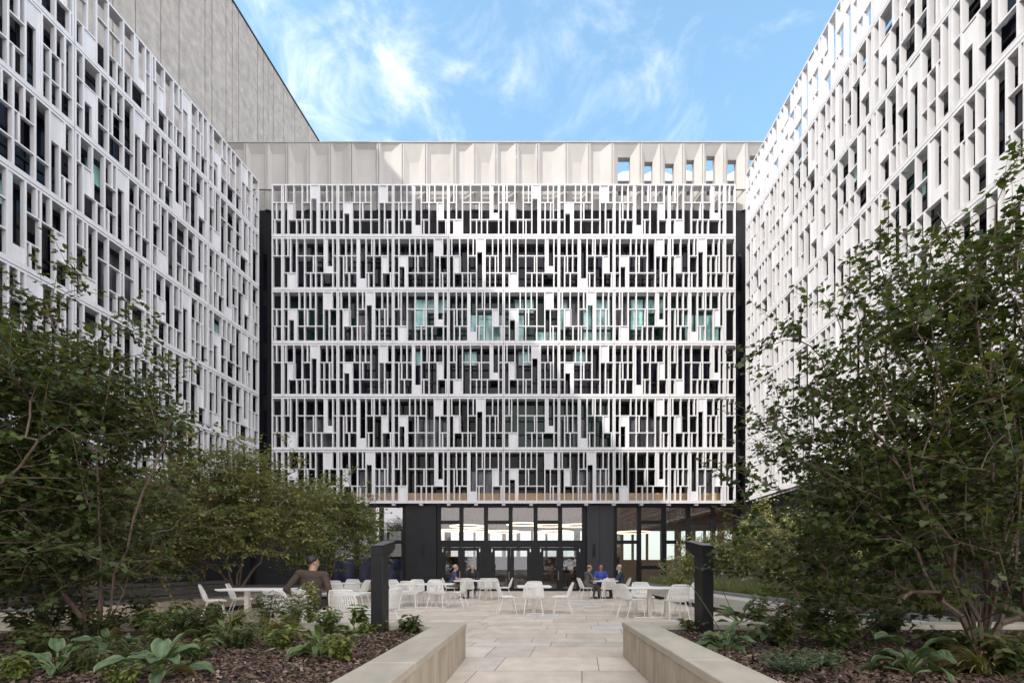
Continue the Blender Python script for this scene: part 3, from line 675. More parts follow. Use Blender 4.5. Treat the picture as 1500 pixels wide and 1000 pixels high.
# ------------------------------------------------------------------ tables and chairs
def chair_proto():
    root = thing('wire_chair', 'white wire chair', 'chair', (0, 0, 0), 0, 'white wire chairs on the terrace')
    # profile of the shell (y forward, z up), from front edge of seat up to the top of the back
    prof = [(.25, .435), (.20, .45), (.10, .447), (0, .437), (-.10, .43), (-.17, .437), (-.215, .475), (-.245, .55), (-.275, .65), (-.30, .74), (-.318, .82)]
    wid = [.22, .25, .264, .27, .272, .27, .266, .26, .25, .234, .20]
    lift = [.0, .004, .010, .016, .02, .026, .03, .035, .03, .022, .014]
    def pt(i, u):
        y, z = prof[i]; hw = wid[i]; k = u * u
        if i < 5: return Vector((u * hw, y, z + lift[i] * k * 1.6))
        return Vector((u * hw, y + lift[i] * k * 2.2, z + lift[i] * k * .4))
    def ribs(b, i0, i1, n=13):
        for k in range(n):
            u0 = -1 + 2 * (k + .16) / n; u1 = -1 + 2 * (k + .84) / n
            for i in range(i0, i1):
                p = [pt(i, u0), pt(i, u1), pt(i + 1, u1), pt(i + 1, u0)]; q = [v + Vector((0, .0, -.006)) if i < 5 else v + Vector((0, -.006, 0)) for v in p]
                b.hexa(q + p)
        for i in range(i0, i1 + 1):      # cross wires
            b.tube([pt(i, -1 + 2 * k / 8) for k in range(9)], .005, 4)
    b = MB(); ribs(b, 0, 5); b.tube([pt(i, -1) for i in range(6)], .010, 6); b.tube([pt(i, 1) for i in range(6)], .010, 6); b.tube([pt(0, -1 + k / 4) for k in range(9)], .010, 6); b.build('seat', M['white'], root)
    b = MB(); ribs(b, 5, 10); b.tube([pt(i, -1) for i in range(5, 11)] + [pt(10, -.7) + Vector((0, 0, .012)), pt(10, 0) + Vector((0, 0, .016)), pt(10, .7) + Vector((0, 0, .012))] + [pt(i, 1) for i in range(10, 4, -1)], .011, 6); b.build('backrest', M['white'], root)
    for sx in (-1, 1):
        b = MB(); b.tube([(sx * .20, .17, .44), (sx * .25, .235, .0)], [.012, .010], 6); b.build('leg', M['white'], root)
        b = MB(); b.tube([(sx * .20, -.13, .425), (sx * .25, -.27, .0)], [.012, .010], 6); b.build('leg', M['white'], root)
    b = MB(); b.tube([(-.20, .17, .44), (-.20, -.13, .425)], .009, 5); b.tube([(.20, .17, .44), (.20, -.13, .425)], .009, 5); b.tube([(-.20, -.13, .425), (.20, -.13, .425)], .009, 5); b.tube([(-.20, .17, .44), (.20, .17, .44)], .009, 5); b.build('seat_frame', M['white'], root)
    return root
CH0 = chair_proto(); ch_used = [False]
def chair(x, y, face, label):
    """face: compass angle the sitter looks at; 0 = away from camera (+Y), 90 = to the right (+X)"""
    o = copy_tree(CH0) if ch_used[0] else CH0; ch_used[0] = True
    o.location = (x, y, 0); o.rotation_euler = (0, 0, R(-face)); o['label'] = label; return o
def table(x, y, w_, d_, posts, label, rz=0):
    root = thing('cafe_table', label, 'table', (x, y, 0), R(rz), 'white terrace tables')
    b = MB(); b.box(-w_ / 2, w_ / 2, -d_ / 2, d_ / 2, .715, .745); b.build('table_top', M['tabletop'], root, bevel=.006)
    b = MB(); b.box(-w_ / 2 + .03, w_ / 2 - .03, -d_ / 2 + .03, d_ / 2 - .03, .695, .7145); b.build('apron', M['white'], root)
    for px_ in posts:
        b = MB(); b.box(px_ - .05, px_ + .05, -.05, .05, .021, .6945); b.build('post', M['post'], root, bevel=.004)
    bx = max(.27, max(abs(p) for p in posts) + .27); b = MB()
    b.box(-bx, bx, -.3, -.26, 0, .02); b.box(-bx, bx, .26, .3, 0, .02); b.box(-bx, -bx + .04, -.2599, .2599, 0, .0199); b.box(bx - .04, bx, -.2599, .2599, 0, .0199)
    for px_ in posts: b.box(px_ - .06, px_ + .06, -.2598, .2598, .0005, .0205)
    b.build('base_frame', M['white'], root); return root
table(.60, 13.3, .92, .92, [0], 'square white table in the middle of the terrace, nobody at it')
chair(.56, 12.72, 2, 'white wire chair with its back to us at the middle table')
chair(-.14, 13.1, 82, 'white wire chair on the left side of the middle table, facing right')
chair(1.36, 13.15, -88, 'white wire chair on the right side of the middle table, facing left')
chair(.66, 14.0, 180, 'white wire chair on the far side of the middle table')
table(-6.05, 11.5, 1.55, .82, [-.25], 'long white table left of the seated man in the brown jacket')
chair(-7.12, 11.55, 62, 'leftmost white wire chair of the terrace, beside the timber bench')
chair(-6.85, 12.2, 70, 'white wire chair just behind the leftmost one, at the left long table')
chair(-5.55, 12.15, -120, 'white wire chair at the far right of the left long table')
chair(-5.0, 11.3, -100, 'white wire chair between the left long table and the man in the brown jacket')
table(-3.25, 9.4, .8, .8, [-.18], 'white table right of the man in the brown jacket')
chair(-4.02, 8.55, 14, 'nearest white wire chair, back to us, beside the man in the brown jacket')
chair(-3.02, 8.85, 3, 'white wire chair backing us, just right of the man in the brown jacket')
chair(-2.45, 9.15, -62, 'white wire chair partly hidden by the left black bollard, facing left')
chair(-3.62, 8.75, 30, 'white wire chair under the man in the brown jacket')
table(-5.55, 15.9, 1.0, .8, [-.1], 'white table far back on the left near the dark glazing')
chair(-5.55, 16.6, 178, 'white wire chair on the far side of the far left table')
chair(-4.98, 15.8, -80, 'white wire chair on the right side of the far left table')
chair(-5.5, 15.25, 4, 'white wire chair with its back to us at the far left table')
table(-2.7, 15.3, 1.7, .85, [-.36, .3], 'long white table with two posts right of the left bollard')
chair(-3.82, 15.45, 84, 'white wire chair facing right at the left end of the two-post table')
chair(-3.78, 16.2, 118, 'white wire chair turned at the far left corner of the two-post table')
chair(-3.15, 14.75, -4, 'left one of the two white wire chairs backing us at the two-post table')
chair(-2.3, 14.85, 8, 'right one of the two white wire chairs backing us at the two-post table')
chair(-1.72, 15.4, -78, 'white wire chair at the right end of the two-post table, facing left')
chair(-3.25, 16.25, 182, 'left chair on the far side of the two-post table behind the left bollard')
chair(-2.6, 16.25, 176, 'right chair on the far side of the two-post table behind the left bollard')
table(-1.45, 19.4, 1.7, .85, [-.4, .4], 'white table with a man in navy and a man in black seated at it')
chair(-2.5, 19.45, 84, 'white wire chair the man in the navy polo shirt sits on')
chair(-1.62, 20.2, 184, 'white wire chair the man in the black sweater sits on')
chair(-1.72, 18.75, 3, 'empty white wire chair opposite the man in the black sweater')
chair(-1.02, 18.7, -3, 'empty white wire chair backing us, second from the man in navy')
chair(-.72, 18.95, 10, 'rightmost chair backing us at the table of the man in navy')
chair(-.28, 19.4, -92, 'empty white wire chair facing left at the right of the man in black')
table(3.68, 19.3, .95, .9, [0], 'white table where three men sit in front of the grey column')
chair(2.92, 19.25, 80, 'white wire chair the bald man in the grey suit sits on')
chair(3.66, 20.1, 182, 'white wire chair the man in the bright blue shirt sits on')
chair(4.42, 19.3, -86, 'white wire chair the man in the navy suit sits on')
chair(3.66, 18.45, 2, 'empty white wire chair with its back to us at the table of three men')
table(3.62, 12.3, 1.5, .85, [-.12, .32], 'long white table with two posts left of the right black bollard')
chair(2.98, 12.05, 74, 'nearer of two chairs facing right at the table by the right bollard')
chair(3.0, 12.95, 84, 'farther of the two chairs facing right at the table by the right bollard')
chair(3.92, 11.62, -6, 'white wire chair backing us at the table by the right bollard')
chair(3.55, 13.1, 180, 'white wire chair on the far side of the table by the right bollard')
chair(4.45, 12.35, -84, 'white wire chair facing left just left of the right bollard')
chair(4.72, 13.0, -100, 'white wire chair facing left, half hidden behind the right bollard')
def small(name, label, cat, loc, fn):
    b = MB(); fn(b); return tag(b.build(name, M['tabletop'], None, loc=loc), label, cat)
small('paper_sheet', 'white paper lying before the man in the black sweater', 'paper', (-1.5, 19.65, .746), lambda b: b.box(-.15, .15, -.1, .1, 0, .006))
small('paper_sheet', 'white paper lying on the table of three men', 'paper', (3.62, 19.5, .746), lambda b: b.box(-.13, .13, -.1, .1, 0, .006))
small('paper_cup', 'white paper cup on the table before the man in the blue shirt', 'cup', (3.86, 19.62, .746), lambda b: b.tube([(0, 0, 0), (0, 0, .1)], [.028, .04], 12))

# ------------------------------------------------------------------ people
def flatmat(name, c, rough=.7): return mat(name, c, rough, .12, 14, fine=.06)
PMAT = {'skin': flatmat('skin', (.42, .25, .18), .5), 'skin_dark': flatmat('skin_tan', (.30, .16, .10), .5), 'brown': flatmat('brown_wool', (.060, .042, .030), .9), 'navy': flatmat('navy_cloth', (.045, .055, .13)), 'blackc': flatmat('black_cloth', (.012, .012, .014), .8),
        'grey': flatmat('grey_suit', (.085, .08, .072), .8), 'blue': flatmat('blue_shirt', (.025, .06, .36)), 'suit': flatmat('navy_suit', (.028, .032, .065)), 'shirt': flatmat('white_shirt', (.7, .7, .7)), 'khaki': flatmat('khaki_trousers', (.15, .11, .07)),
        'dark': flatmat('dark_trousers', (.02, .02, .025)), 'shoe': flatmat('shoe_leather', (.02, .016, .014), .4), 'eye': flatmat('eye_dark', (.02, .015, .012), .3), 'lip': flatmat('lips', (.32, .13, .11), .5),
        'hairblack': flatmat('black_hair', (.012, .010, .009), .5), 'hairgrey': flatmat('grey_hair', (.38, .36, .34), .6), 'hairbrown': flatmat('brown_hair', (.10, .07, .05), .6)}
def person(label, loc, face, pose, skin, top, legs, hair, sleeves='long', collar=None, voxel=.011):
    prims = []                            # (kind, data, material)
    V3 = Vector
    def cap(p0, r0, p1, r1, m): prims.append(('c', V3(p0), r0, V3(p1), r1, m))
    def ell(c, r, m, rot=None): prims.append(('e', V3(c), V3(r), rot or Matrix.Identity(3), m))
    lean = pose.get('lean', .05); side = pose.get('side', 0)
    pel = V3((0, 0, .54)); chest = V3((side, lean + .0, .90)); neck = V3((side * 1.3, lean + .035, 1.10)); head = neck + V3((pose.get('hx', 0), .045 + pose.get('hy', 0), .145))
    ell(pel, (.17, .125, .12), legs); ell(pel + V3((0, 0, .09)), (.165, .12, .13), top)
    mid_ = pel.lerp(chest, .5); ell(mid_, (.16, .115, .18), top); ell(chest, (.185, .125, .18), top); ell(chest + V3((0, -.01, .1)), (.17, .105, .11), top)
    shl = [V3((s * .19 + side, lean + pose.get('shy', {}).get(s, 0), 1.03 + pose.get('sh', {}).get(s, 0))) for s in (-1, 1)]
    for s in shl: cap(chest + V3((0, 0, .13)), .085, s, .075, top)
    cap(neck + V3((0, -.01, -.05)), .062, head + V3((0, -.02, -.06)), .055, skin)
    if collar: cap(neck + V3((0, .0, -.075)), .075, neck + V3((0, .005, -.02)), .066, collar)
    hr = Matrix.Rotation(R(-pose.get('turn', 0)), 3, 'Z') @ Matrix.Rotation(R(-pose.get('nod', 0)), 3, 'X')
    def H(x, y, z): return head + hr @ V3((x, y, z))
    ell(H(0, -.012, .03), (.074, .094, .088), skin, hr); ell(H(0, .022, -.05), (.056, .066, .07), skin, hr); ell(H(0, .058, -.098), (.03, .026, .022), skin, hr)
    cap(H(0, .088, .018), .011, H(0, .106, -.028), .017, skin)
    for s in (-1, 1):
        ell(H(s * .076, -.012, -.012), (.012, .022, .034), skin, hr); ell(H(s * .031, .079, .014), (.013, .010, .008), 'eye', hr)
        cap(H(s * .014, .087, .034), .008, H(s * .05, .074, .034), .007, skin)
    cap(H(-.02, .078, -.064), .007, H(.02, .078, -.064), .007, 'lip')
    for s, k in ((-1, 'L'), (1, 'R')):
        sh = shl[(s + 1) // 2]; el, wr = V3(pose['el' + k]), V3(pose['wr' + k])
        cap(sh, .062, el, .048, top); up = top if sleeves == 'long' else skin
        if sleeves == 'short': prims[-1] = ('c', sh, .062, sh.lerp(el, .62), .056, top); cap(sh.lerp(el, .6), .046, el, .042, skin)
        cap(el, .047 if sleeves == 'long' else .042, wr, .036 if sleeves == 'long' else .028, up)
        hd = V3(pose.get('hd' + k, (wr - el))).normalized(); lat = hd.cross(V3((0, 0, 1)))
        if lat.length < .2: lat = V3((1, 0, 0))
        lat.normalize(); nr = lat.cross(hd).normalized()
        pc = wr + hd * .05
        cap(wr, .026, wr + hd * .075 + lat * .012, .024, skin); cap(wr + lat * .006, .022, wr + hd * .075 - lat * .014, .022, skin)
        for q, L in zip((-1.5, -.5, .5, 1.5), (.062, .078, .074, .055)):
            b0 = wr + hd * .082 + lat * (q * .019); b1 = b0 + hd * L * .55 - nr * .008; b2 = b1 + hd * L * .4 - nr * .028
            cap(b0, .0100, b1, .0092, skin); cap(b1, .0092, b2, .008, skin)
        th = lat * (-s if abs(hd.z) < .8 else -1); t0 = wr + hd * .03 + th * .024; t1 = t0 + hd * .035 + th * .026; t2 = t1 + hd * .03 + th * .004
        cap(t0, .013, t1, .0115, skin); cap(t1, .0115, t2, .0095, skin)
        kn, an = V3(pose['kn' + k]), V3(pose['an' + k]); cap(pel + V3((s * .085, .02, -.01)), .095, kn, .066, legs); cap(kn, .063, an + V3((0, 0, .02)), .043, legs)
        fd = V3(pose.get('ft' + k, (s * .08, 1, 0))).normalized(); cap(an + V3((0, -.0, -.03)) - fd * .04, .042, an + V3((0, 0, -.042)) + fd * .09, .038, 'shoe'); cap(an + V3((0, 0, -.042)) + fd * .09, .038, an + V3((0, 0, -.05)) + fd * .17, .03, 'shoe')
    # union of all volumes as one continuous skin
    bm = bmesh.new()
    for p in prims:
        if p[0] == 'e':
            mt = Matrix.Translation(p[1]) @ p[3].to_4x4() @ Matrix.Diagonal((*p[2], 1)); bmesh.ops.create_icosphere(bm, subdivisions=3, radius=1, matrix=mt)
        else:
            a, ra, c, rc_ = p[1:5]; d = c - a; L = max(d.length, 1e-4); q = d.to_track_quat('Z', 'Y').to_matrix().to_4x4(); n = 12; rows = []
            for kk in range(4): th = math.pi / 2 * (1 - kk / 3.0 * 1.0); rows.append((-ra * math.sin(th), ra * math.cos(th)))
            for kk in range(4): th = math.pi / 2 * (kk / 3.0); rows.append((L + rc_ * math.sin(th), rc_ * math.cos(th)))
            rings = []
            for (z, r_) in rows: rings.append([bm.verts.new(a + (q @ V3((max(r_, 1e-4) * math.cos(2 * math.pi * j / n), max(r_, 1e-4) * math.sin(2 * math.pi * j / n), z)))) for j in range(n)])
            for r0, r1 in zip(rings, rings[1:]):
                for j in range(n): bm.faces.new((r0[j], r0[(j + 1) % n], r1[(j + 1) % n], r1[j]))
            bm.faces.new(rings[0][::-1]); bm.faces.new(rings[-1])
    me = bpy.data.meshes.new('tmp'); bm.to_mesh(me); bm.free()
    o = bpy.data.objects.new('person', me); COL.objects.link(o)
    rm = o.modifiers.new('r', 'REMESH'); rm.mode = 'VOXEL'; rm.voxel_size = voxel; sm_ = o.modifiers.new('s', 'SMOOTH'); sm_.factor = .5; sm_.iterations = 3
    dg = bpy.context.evaluated_depsgraph_get(); m2 = bpy.data.meshes.new_from_object(o.evaluated_get(dg)); o.modifiers.clear(); o.data = m2; m2.name = 'person'; bpy.data.meshes.remove(me)
    # clothing and skin: each face takes the cloth of the volume it lies nearest to
    nF = len(m2.polygons); C = np.empty(nF * 3); m2.polygons.foreach_get('center', C); C = C.reshape(-1, 3); best = np.full(nF, 1e9); idx = np.zeros(nF, np.int32)
    names = []
    for p in prims:
        mname = p[-1]
        if mname not in names: names.append(mname)
        if p[0] == 'e':
            L_ = (C - np.array(p[1])) @ np.array(p[3]); rr_ = np.array(p[2]); k0 = np.linalg.norm(L_ / rr_, axis=1); k1 = np.linalg.norm(L_ / rr_ ** 2, axis=1); d = k0 * (k0 - 1) / np.maximum(k1, 1e-6)
        else:
            a = np.array(p[1]); ab = np.array(p[3]) - a; t = np.clip((C - a) @ ab / max(ab @ ab, 1e-9), 0, 1); d = np.linalg.norm(C - a - t[:, None] * ab, axis=1) - (p[2] + (p[4] - p[2]) * t)
        if mname in ('eye', 'lip'): d = d - .004
        k = d < best; best[k] = d[k]; idx[k] = names.index(mname)
    m2.materials.clear()
    for nme in names: m2.materials.append(PMAT[nme])
    m2.polygons.foreach_set('material_index', idx); m2.polygons.foreach_set('use_smooth', [True] * nF); m2.update()
    o.location = loc; o.rotation_euler = (0, 0, R(-face)); tag(o, label, 'person')
    if hair:
        hm, full = hair; bm = bmesh.new(); bmesh.ops.create_uvsphere(bm, u_segments=28, v_segments=18, radius=1)
        dl = []
        for v in bm.verts:
            x, y, z = v.co
            lim = -.12 + .95 * max(0, y) ** .8 - .85 * max(0, -y) if full else max(.0, .35 - 1.0 * abs(y - .1)) * 0 + -.5
            v.co = Vector((x * .086, y * .106 - .018, z * .102 + .034))
            nz = math.sin(x * 23) * math.cos(y * 19 + z * 31) * .003; v.co *= 1 + nz
            if full and z < lim - .0: dl.append(v)
            if not full and (z > .28 or z < -.55 or y > .25): dl.append(v)
        bmesh.ops.delete(bm, geom=dl, context='VERTS')
        sol = bmesh.ops.solidify(bm, geom=bm.faces[:], thickness=.012)
        hmz = bpy.data.meshes.new('hair'); bmesh.ops.transform(bm, matrix=Matrix.Translation(head) @ hr.to_4x4(), verts=bm.verts); bm.to_mesh(hmz); bm.free(); hmz.materials.append(PMAT[hm]); hmz.polygons.foreach_set('use_smooth', [True] * len(hmz.polygons)); inst('hair', hmz, o)
    return o
SIT = dict(knL=(-.12, .44, .545), knR=(.13, .45, .545), anL=(-.12, .40, .09), anR=(.13, .44, .09))
def pose(**k): d = dict(SIT); d.update(k); return d
TABLE_ARMS = dict(elL=(-.27, .20, .79), wrL=(-.13, .42, .785), elR=(.27, .20, .79), wrR=(.10, .44, .785), hdL=(.5, 1, -.05), hdR=(-.5, 1, -.05))
person('seated man in a brown jacket turned away from us, hand on his hip', (-3.62, 8.7, .0), -8,
       pose(lean=.06, turn=38, nod=4, elL=(-.355, -.07, .80), wrL=(-.20, .06, .62), hdL=(.8, .25, -.35), elR=(.30, -.06, .76), wrR=(.27, .02, .50), hdR=(0, .15, -1), sh={-1: .03}), 'skin', 'brown', 'dark', ('hairblack', True), voxel=.008).scale = (1.13, 1.13, 1.06)
person('man in a navy polo shirt seen from the side by the left doors', (-2.44, 19.42, 0), 82, pose(lean=.10, turn=-4, nod=6, **{**TABLE_ARMS, 'elL': (-.26, .26, .80), 'wrL': (-.1, .50, .785)}), 'skin', 'navy', 'khaki', ('hairgrey', True), 'short')
person('bald man in a black sweater facing us by the left doors', (-1.62, 20.12, 0), 184, pose(lean=.10, nod=8, **TABLE_ARMS), 'skin', 'blackc', 'dark', None)
person('bald man in a grey suit, left one of three men at a table', (2.96, 19.26, 0), 78, pose(lean=.06, turn=2, elL=(-.26, .24, .78), wrL=(-.10, .52, .785), hdL=(.2, 1, 0), elR=(.27, .22, .78), wrR=(.12, .5, .785), hdR=(-.2, 1, 0), anL=(-.10, .34, .09), anR=(.14, .55, .09)), 'skin', 'grey', 'grey', ('hairbrown', False))
person('smiling man in a bright blue shirt facing us, between two other men', (3.66, 20.02, 0), 182, pose(lean=.12, nod=6, hx=.0, **TABLE_ARMS), 'skin_dark', 'blue', 'dark', None, 'short')
person('grey haired man in a navy suit, right one of three men', (4.38, 19.3, 0), -82, pose(lean=.03, turn=-6, elL=(-.25, .2, .8), wrL=(-.1, .44, .785), hdL=(.3, 1, 0), elR=(.26, .2, .8), wrR=(.1, .46, .785), hdR=(-.2, 1, 0)), 'skin', 'suit', 'dark', ('hairgrey', True), collar='shirt')
#PART3
# ------------------------------------------------------------------ trees and plants
LEAF = {'maple': np.array([(0, 0), (.22, .06), (.52, .02), (.40, .26), (.62, .48), (.34, .52), (.30, .68), (0, 1.0), (-.30, .68), (-.34, .52), (-.62, .48), (-.40, .26), (-.52, .02), (-.22, .06)]),
        'oval': np.array([(0, 0), (.2, .2), (.26, .5), (.15, .8), (0, 1), (-.15, .8), (-.26, .5), (-.2, .2)]),
        'lance': np.array([(0, 0), (.13, .25), (.14, .55), (0, 1), (-.14, .55), (-.13, .25)])}
def unit(a): return a / np.maximum(np.linalg.norm(a, axis=-1, keepdims=True), 1e-9)
def leaves(pos, dirs, nrm, size, tpl, curl=.18):
    t = LEAF[tpl]; d = unit(dirs); s_ = unit(np.cross(d, nrm)); n_ = np.cross(s_, d)
    k = len(t); P = pos[:, None, :] + size[:, None, None] * (t[None, :, 0:1] * s_[:, None, :] + t[None, :, 1:2] * d[:, None, :] + (np.abs(t[None, :, 0:1]) * .3 - curl * t[None, :, 1:2] ** 2) * n_[:, None, :])
    return P.reshape(-1, 3), k
def seg_tubes(A, B, ra, rb, k=6):
    d = unit(B - A); ref = np.where(np.abs(d[:, 2:3]) < .9, np.array([[0, 0, 1.0]]), np.array([[1.0, 0, 0]])); u = unit(np.cross(d, ref)); v = np.cross(d, u); n = len(A)
    th = np.arange(k) * 2 * np.pi / k; c, s_ = np.cos(th)[None, :, None], np.sin(th)[None, :, None]
    ring = u[:, None] * c + v[:, None] * s_
    R0 = A[:, None] + ring * ra[:, None, None]; R1 = B[:, None] + ring * rb[:, None, None]
    q = np.stack([R0, np.roll(R0, -1, 1), np.roll(R1, -1, 1), R1], 2)       # n,k,4,3
    return q.reshape(-1, 3)
def tree(name, label, base, stems, lobes, nP, seed, leaf='maple', size=(.07, .11), pal=None, twigs=3, per=9, tlen=(.25, .5), droop=.15, rmax=.06, group='trees around the courtyard', flat=.55, yellow=.04, ycol=(.16, .15, .03), rise=.0):
    rng = np.random.default_rng(seed); base = np.array(base, float)
    nod = [base.copy()]; par = [-1]
    def grow(q, P, k, up=.12, jit=.04):
        a = nod[q]; d = P - a; L = np.linalg.norm(d); ctrl = a + d * .5 + np.array([0, 0, up * L]) + rng.normal(0, .06 * L, 3); last = q
        for i in range(1, k + 1):
            t = i / k; p = (1 - t) ** 2 * a + 2 * t * (1 - t) * ctrl + t * t * P
            if i < k: p = p + rng.normal(0, jit * min(L, 1) * .5, 3)
            nod.append(p); par.append(last); last = len(nod) - 1
        return last
    for s_ in stems: grow(0, np.array(s_, float), 9, .10, .06)
    lob = np.array([(*q, 1.0)[:7] for q in lobes], float); wgt = lob[:, 3] * lob[:, 4] * lob[:, 5] * lob[:, 6]; which = rng.choice(len(lob), nP, p=wgt / wgt.sum())
    dv = unit(rng.normal(size=(nP, 3))); rr = rng.random(nP) ** .5; ext = rng.random(nP) < .2; rr[ext] = rng.uniform(1.0, 1.45, ext.sum())
    P = lob[which, :3] + dv * rr[:, None] * lob[which, 3:6]
    P = P[P[:, 2] > base[2] + .15]; P = P[np.argsort(np.linalg.norm(P - base, axis=1))]
    tips = []
    for p in P:
        N = np.array(nod); dd = np.linalg.norm(N - p, axis=1) + 1.2 * np.maximum(0, N[:, 2] - p[2] + .05) + .35 * np.linalg.norm(N - base, axis=1) * 0
        dd[0] += .6; q = int(np.argmin(dd)); tips.append(grow(q, p, max(2, int(np.ceil(np.linalg.norm(p - nod[q]) / .2))), .10, .05))
    N = np.array(nod); par_ = np.array(par); w = np.zeros(len(N)); ch = np.zeros(len(N), int)
    np.add.at(ch, par_[1:], 1); w[ch == 0] = .0042 ** 2.1
    for i in range(len(N) - 1, 0, -1): w[par_[i]] += w[i]
    rad = np.minimum(w ** (1 / 2.1), rmax)
    A, B = N[par_[1:]], N[1:]; ra = np.minimum(rad[par_[1:]], rad[1:] * 1.25); rb = rad[1:]
    tubes = [seg_tubes(A, B, ra, rb)]
    # twigs with leaves
    T = N[np.array(tips)]; pd = unit(T - N[par_[np.array(tips)]]); nt = len(T) * twigs
    T = np.repeat(T, twigs, 0); pd = np.repeat(pd, twigs, 0)
    td = unit(pd * .75 + rng.normal(0, .7, (nt, 3)) * np.array([1, 1, flat]) + np.array([0, 0, rise])); L = rng.uniform(*tlen, nt)
    E = T + td * L[:, None] + np.array([0, 0, -1]) * (droop * L * L)[:, None]
    tubes.append(seg_tubes(T, E, np.full(nt, .0038), np.full(nt, .002), 4))
    f = (np.arange(per) + .6) / per; nl = nt * per; F = np.tile(f, nt); TT, TD, LL = (np.repeat(x, per, 0) for x in (T, td, L))
    pos = TT + TD * (LL * F)[:, None] + np.array([0, 0, -1]) * (droop * (LL * F) ** 2)[:, None] + rng.normal(0, .02, (nl, 3))
    side = unit(np.cross(TD, np.array([0, 0, 1.0])) + 1e-6) * np.where(np.arange(nl) % 2 == 0, 1, -1)[:, None]
    ld = unit(TD * .6 + side * .8 + rng.normal(0, .35, (nl, 3)) + np.array([0, 0, -.28])); nr = unit(np.array([0, 0, 1.0]) + rng.normal(0, .42, (nl, 3)) + TD * .2)
    sz = rng.uniform(*size, nl); V, k = leaves(pos + side * .015, ld, nr, sz, leaf)
    pal = np.array(pal if pal is not None else [(.030, .052, .016), (.042, .066, .020), (.055, .078, .022)]); c = pal[rng.integers(0, len(pal), nl)] * rng.uniform(.75, 1.3, (nl, 1))
    clump = np.repeat(rng.uniform(.75, 1.3, nt), per); c = c * clump[:, None]
    ym = np.repeat(rng.random(nt) < yellow, per); c[ym] = np.array(ycol) * rng.uniform(.6, 1.3, (ym.sum(), 1))
    root = thing(name, label, 'tree', tuple(base), 0, group); off = base
    inst('trunk', np_mesh('trunk', np.concatenate([t - off for t in tubes]), 4, M['bark'], smooth=False), root)
    inst('crown', np_mesh('crown', V - off, k, M['leaf'], np.repeat(c, k, 0)), root)
    return root
GREEN = [(.034, .058, .018), (.052, .080, .022), (.072, .098, .028), (.088, .105, .03)]
OLIVE = [(.12, .155, .040), (.175, .19, .055), (.085, .125, .036), (.22, .20, .07)]
# right foreground maple: several leaning stems
tree('maple_tree', 'large multi-stemmed maple in the right planter, dark against the sunlit screen', (4.32, 4.45, .36),
     [(4.15, 4.75, 4.6), (3.35, 4.9, 3.6), (4.4, 5.0, 4.9), (3.0, 4.8, 3.1), (5.0, 4.8, 3.9), (3.6, 5.1, 4.3), (4.9, 4.9, 4.9), (5.4, 4.5, 3.6), (3.2, 4.6, 2.0), (4.75, 4.2, 3.0), (3.9, 4.3, 2.6)],
     [(4.15, 4.9, 2.4, 1.3, 1.0, 1.05), (4.7, 4.9, 3.8, .8, .8, 1.05, .8), (3.15, 4.9, 3.8, .36, .45, .8, .4), (3.75, 4.9, 3.9, .4, .5, .75, .5), (2.75, 4.9, 3.0, .36, .4, .22, .4), (2.75, 4.9, 2.2, .45, .4, .35, .6), (5.3, 4.7, 3.2, .9, .8, 1.6, .8), (4.85, 4.9, 4.9, .3, .35, .6, .35), (3.0, 4.9, 1.7, .5, .5, .5), (3.6, 4.8, 1.45, 1.0, .8, .5, 1.5), (4.5, 4.2, 1.35, .8, .5, .5, 1.2), (3.2, 5.0, 1.0, .5, .5, .28), (4.9, 4.4, .9, .5, .4, .3)],
     540, 11, size=(.036, .07), pal=GREEN, twigs=3, per=15, rmax=.03, flat=.9, tlen=(.25, .75), rise=.35, yellow=.015)
# second dark maple behind it
tree('maple_tree', 'dense low maple behind the right planter, next to the pale bench wall', (7.3, 9.3, .35), [(6.6, 9.3, 2.6), (7.6, 9.5, 3.6), (8.3, 9.2, 3.0), (6.2, 9.0, 1.6)],
     [(7.3, 9.2, 2.3, 1.5, 1.2, 1.1), (6.5, 9.0, 1.6, 1.0, .9, .7), (8.6, 9.4, 2.7, 1.2, 1.2, 1.2), (6.3, 9.2, 2.7, .7, .7, .5)], 380, 12, size=(.06, .10), pal=GREEN, twigs=4, per=11, tlen=(.3, .6))
# left foreground maple, and one at the left edge of the frame
tree('maple_tree', 'dark maple in the left planter, its thin trunk rising before the timber bench', (-4.92, 5.75, .36),
     [(-4.9, 5.9, 3.9), (-4.1, 5.9, 3.2), (-5.6, 5.8, 4.4), (-5.7, 5.5, 2.4), (-4.0, 5.8, 1.8)],
     [(-5.5, 5.9, 3.1, 1.0, .9, .75), (-4.6, 6.0, 3.3, .5, .5, .45, .6), (-5.7, 5.9, 4.0, .7, .7, .5, .6), (-5.2, 6.0, 4.5, .3, .4, .35, .4), (-5.7, 5.8, 2.2, .95, .9, .6), (-5.0, 5.8, 1.9, .6, .7, .4, .8), (-5.3, 5.7, 1.3, 1.0, .8, .4, 1.3), (-4.2, 5.9, 2.75, .28, .35, .2, .4)],
     450, 13, size=(.038, .07), pal=GREEN, twigs=3, per=15, rmax=.035, flat=.6, tlen=(.25, .75), rise=.12, yellow=.02)
tree('maple_tree', 'overhanging maple at the far left edge with long bare limbs', (-6.0, 4.4, .36), [(-5.0, 4.7, 3.0), (-5.6, 4.6, 3.9), (-4.4, 4.7, 2.6), (-5.1, 4.5, 1.8)],
     [(-5.3, 4.7, 3.1, .75, .6, .55), (-5.5, 4.6, 2.1, .8, .6, .6), (-5.3, 4.5, 1.3, .7, .6, .4), (-4.4, 4.8, 2.55, .4, .4, .22)], 150, 14, size=(.04, .075), pal=GREEN, twigs=3, per=13, tlen=(.25, .75), rise=.1, yellow=.02)
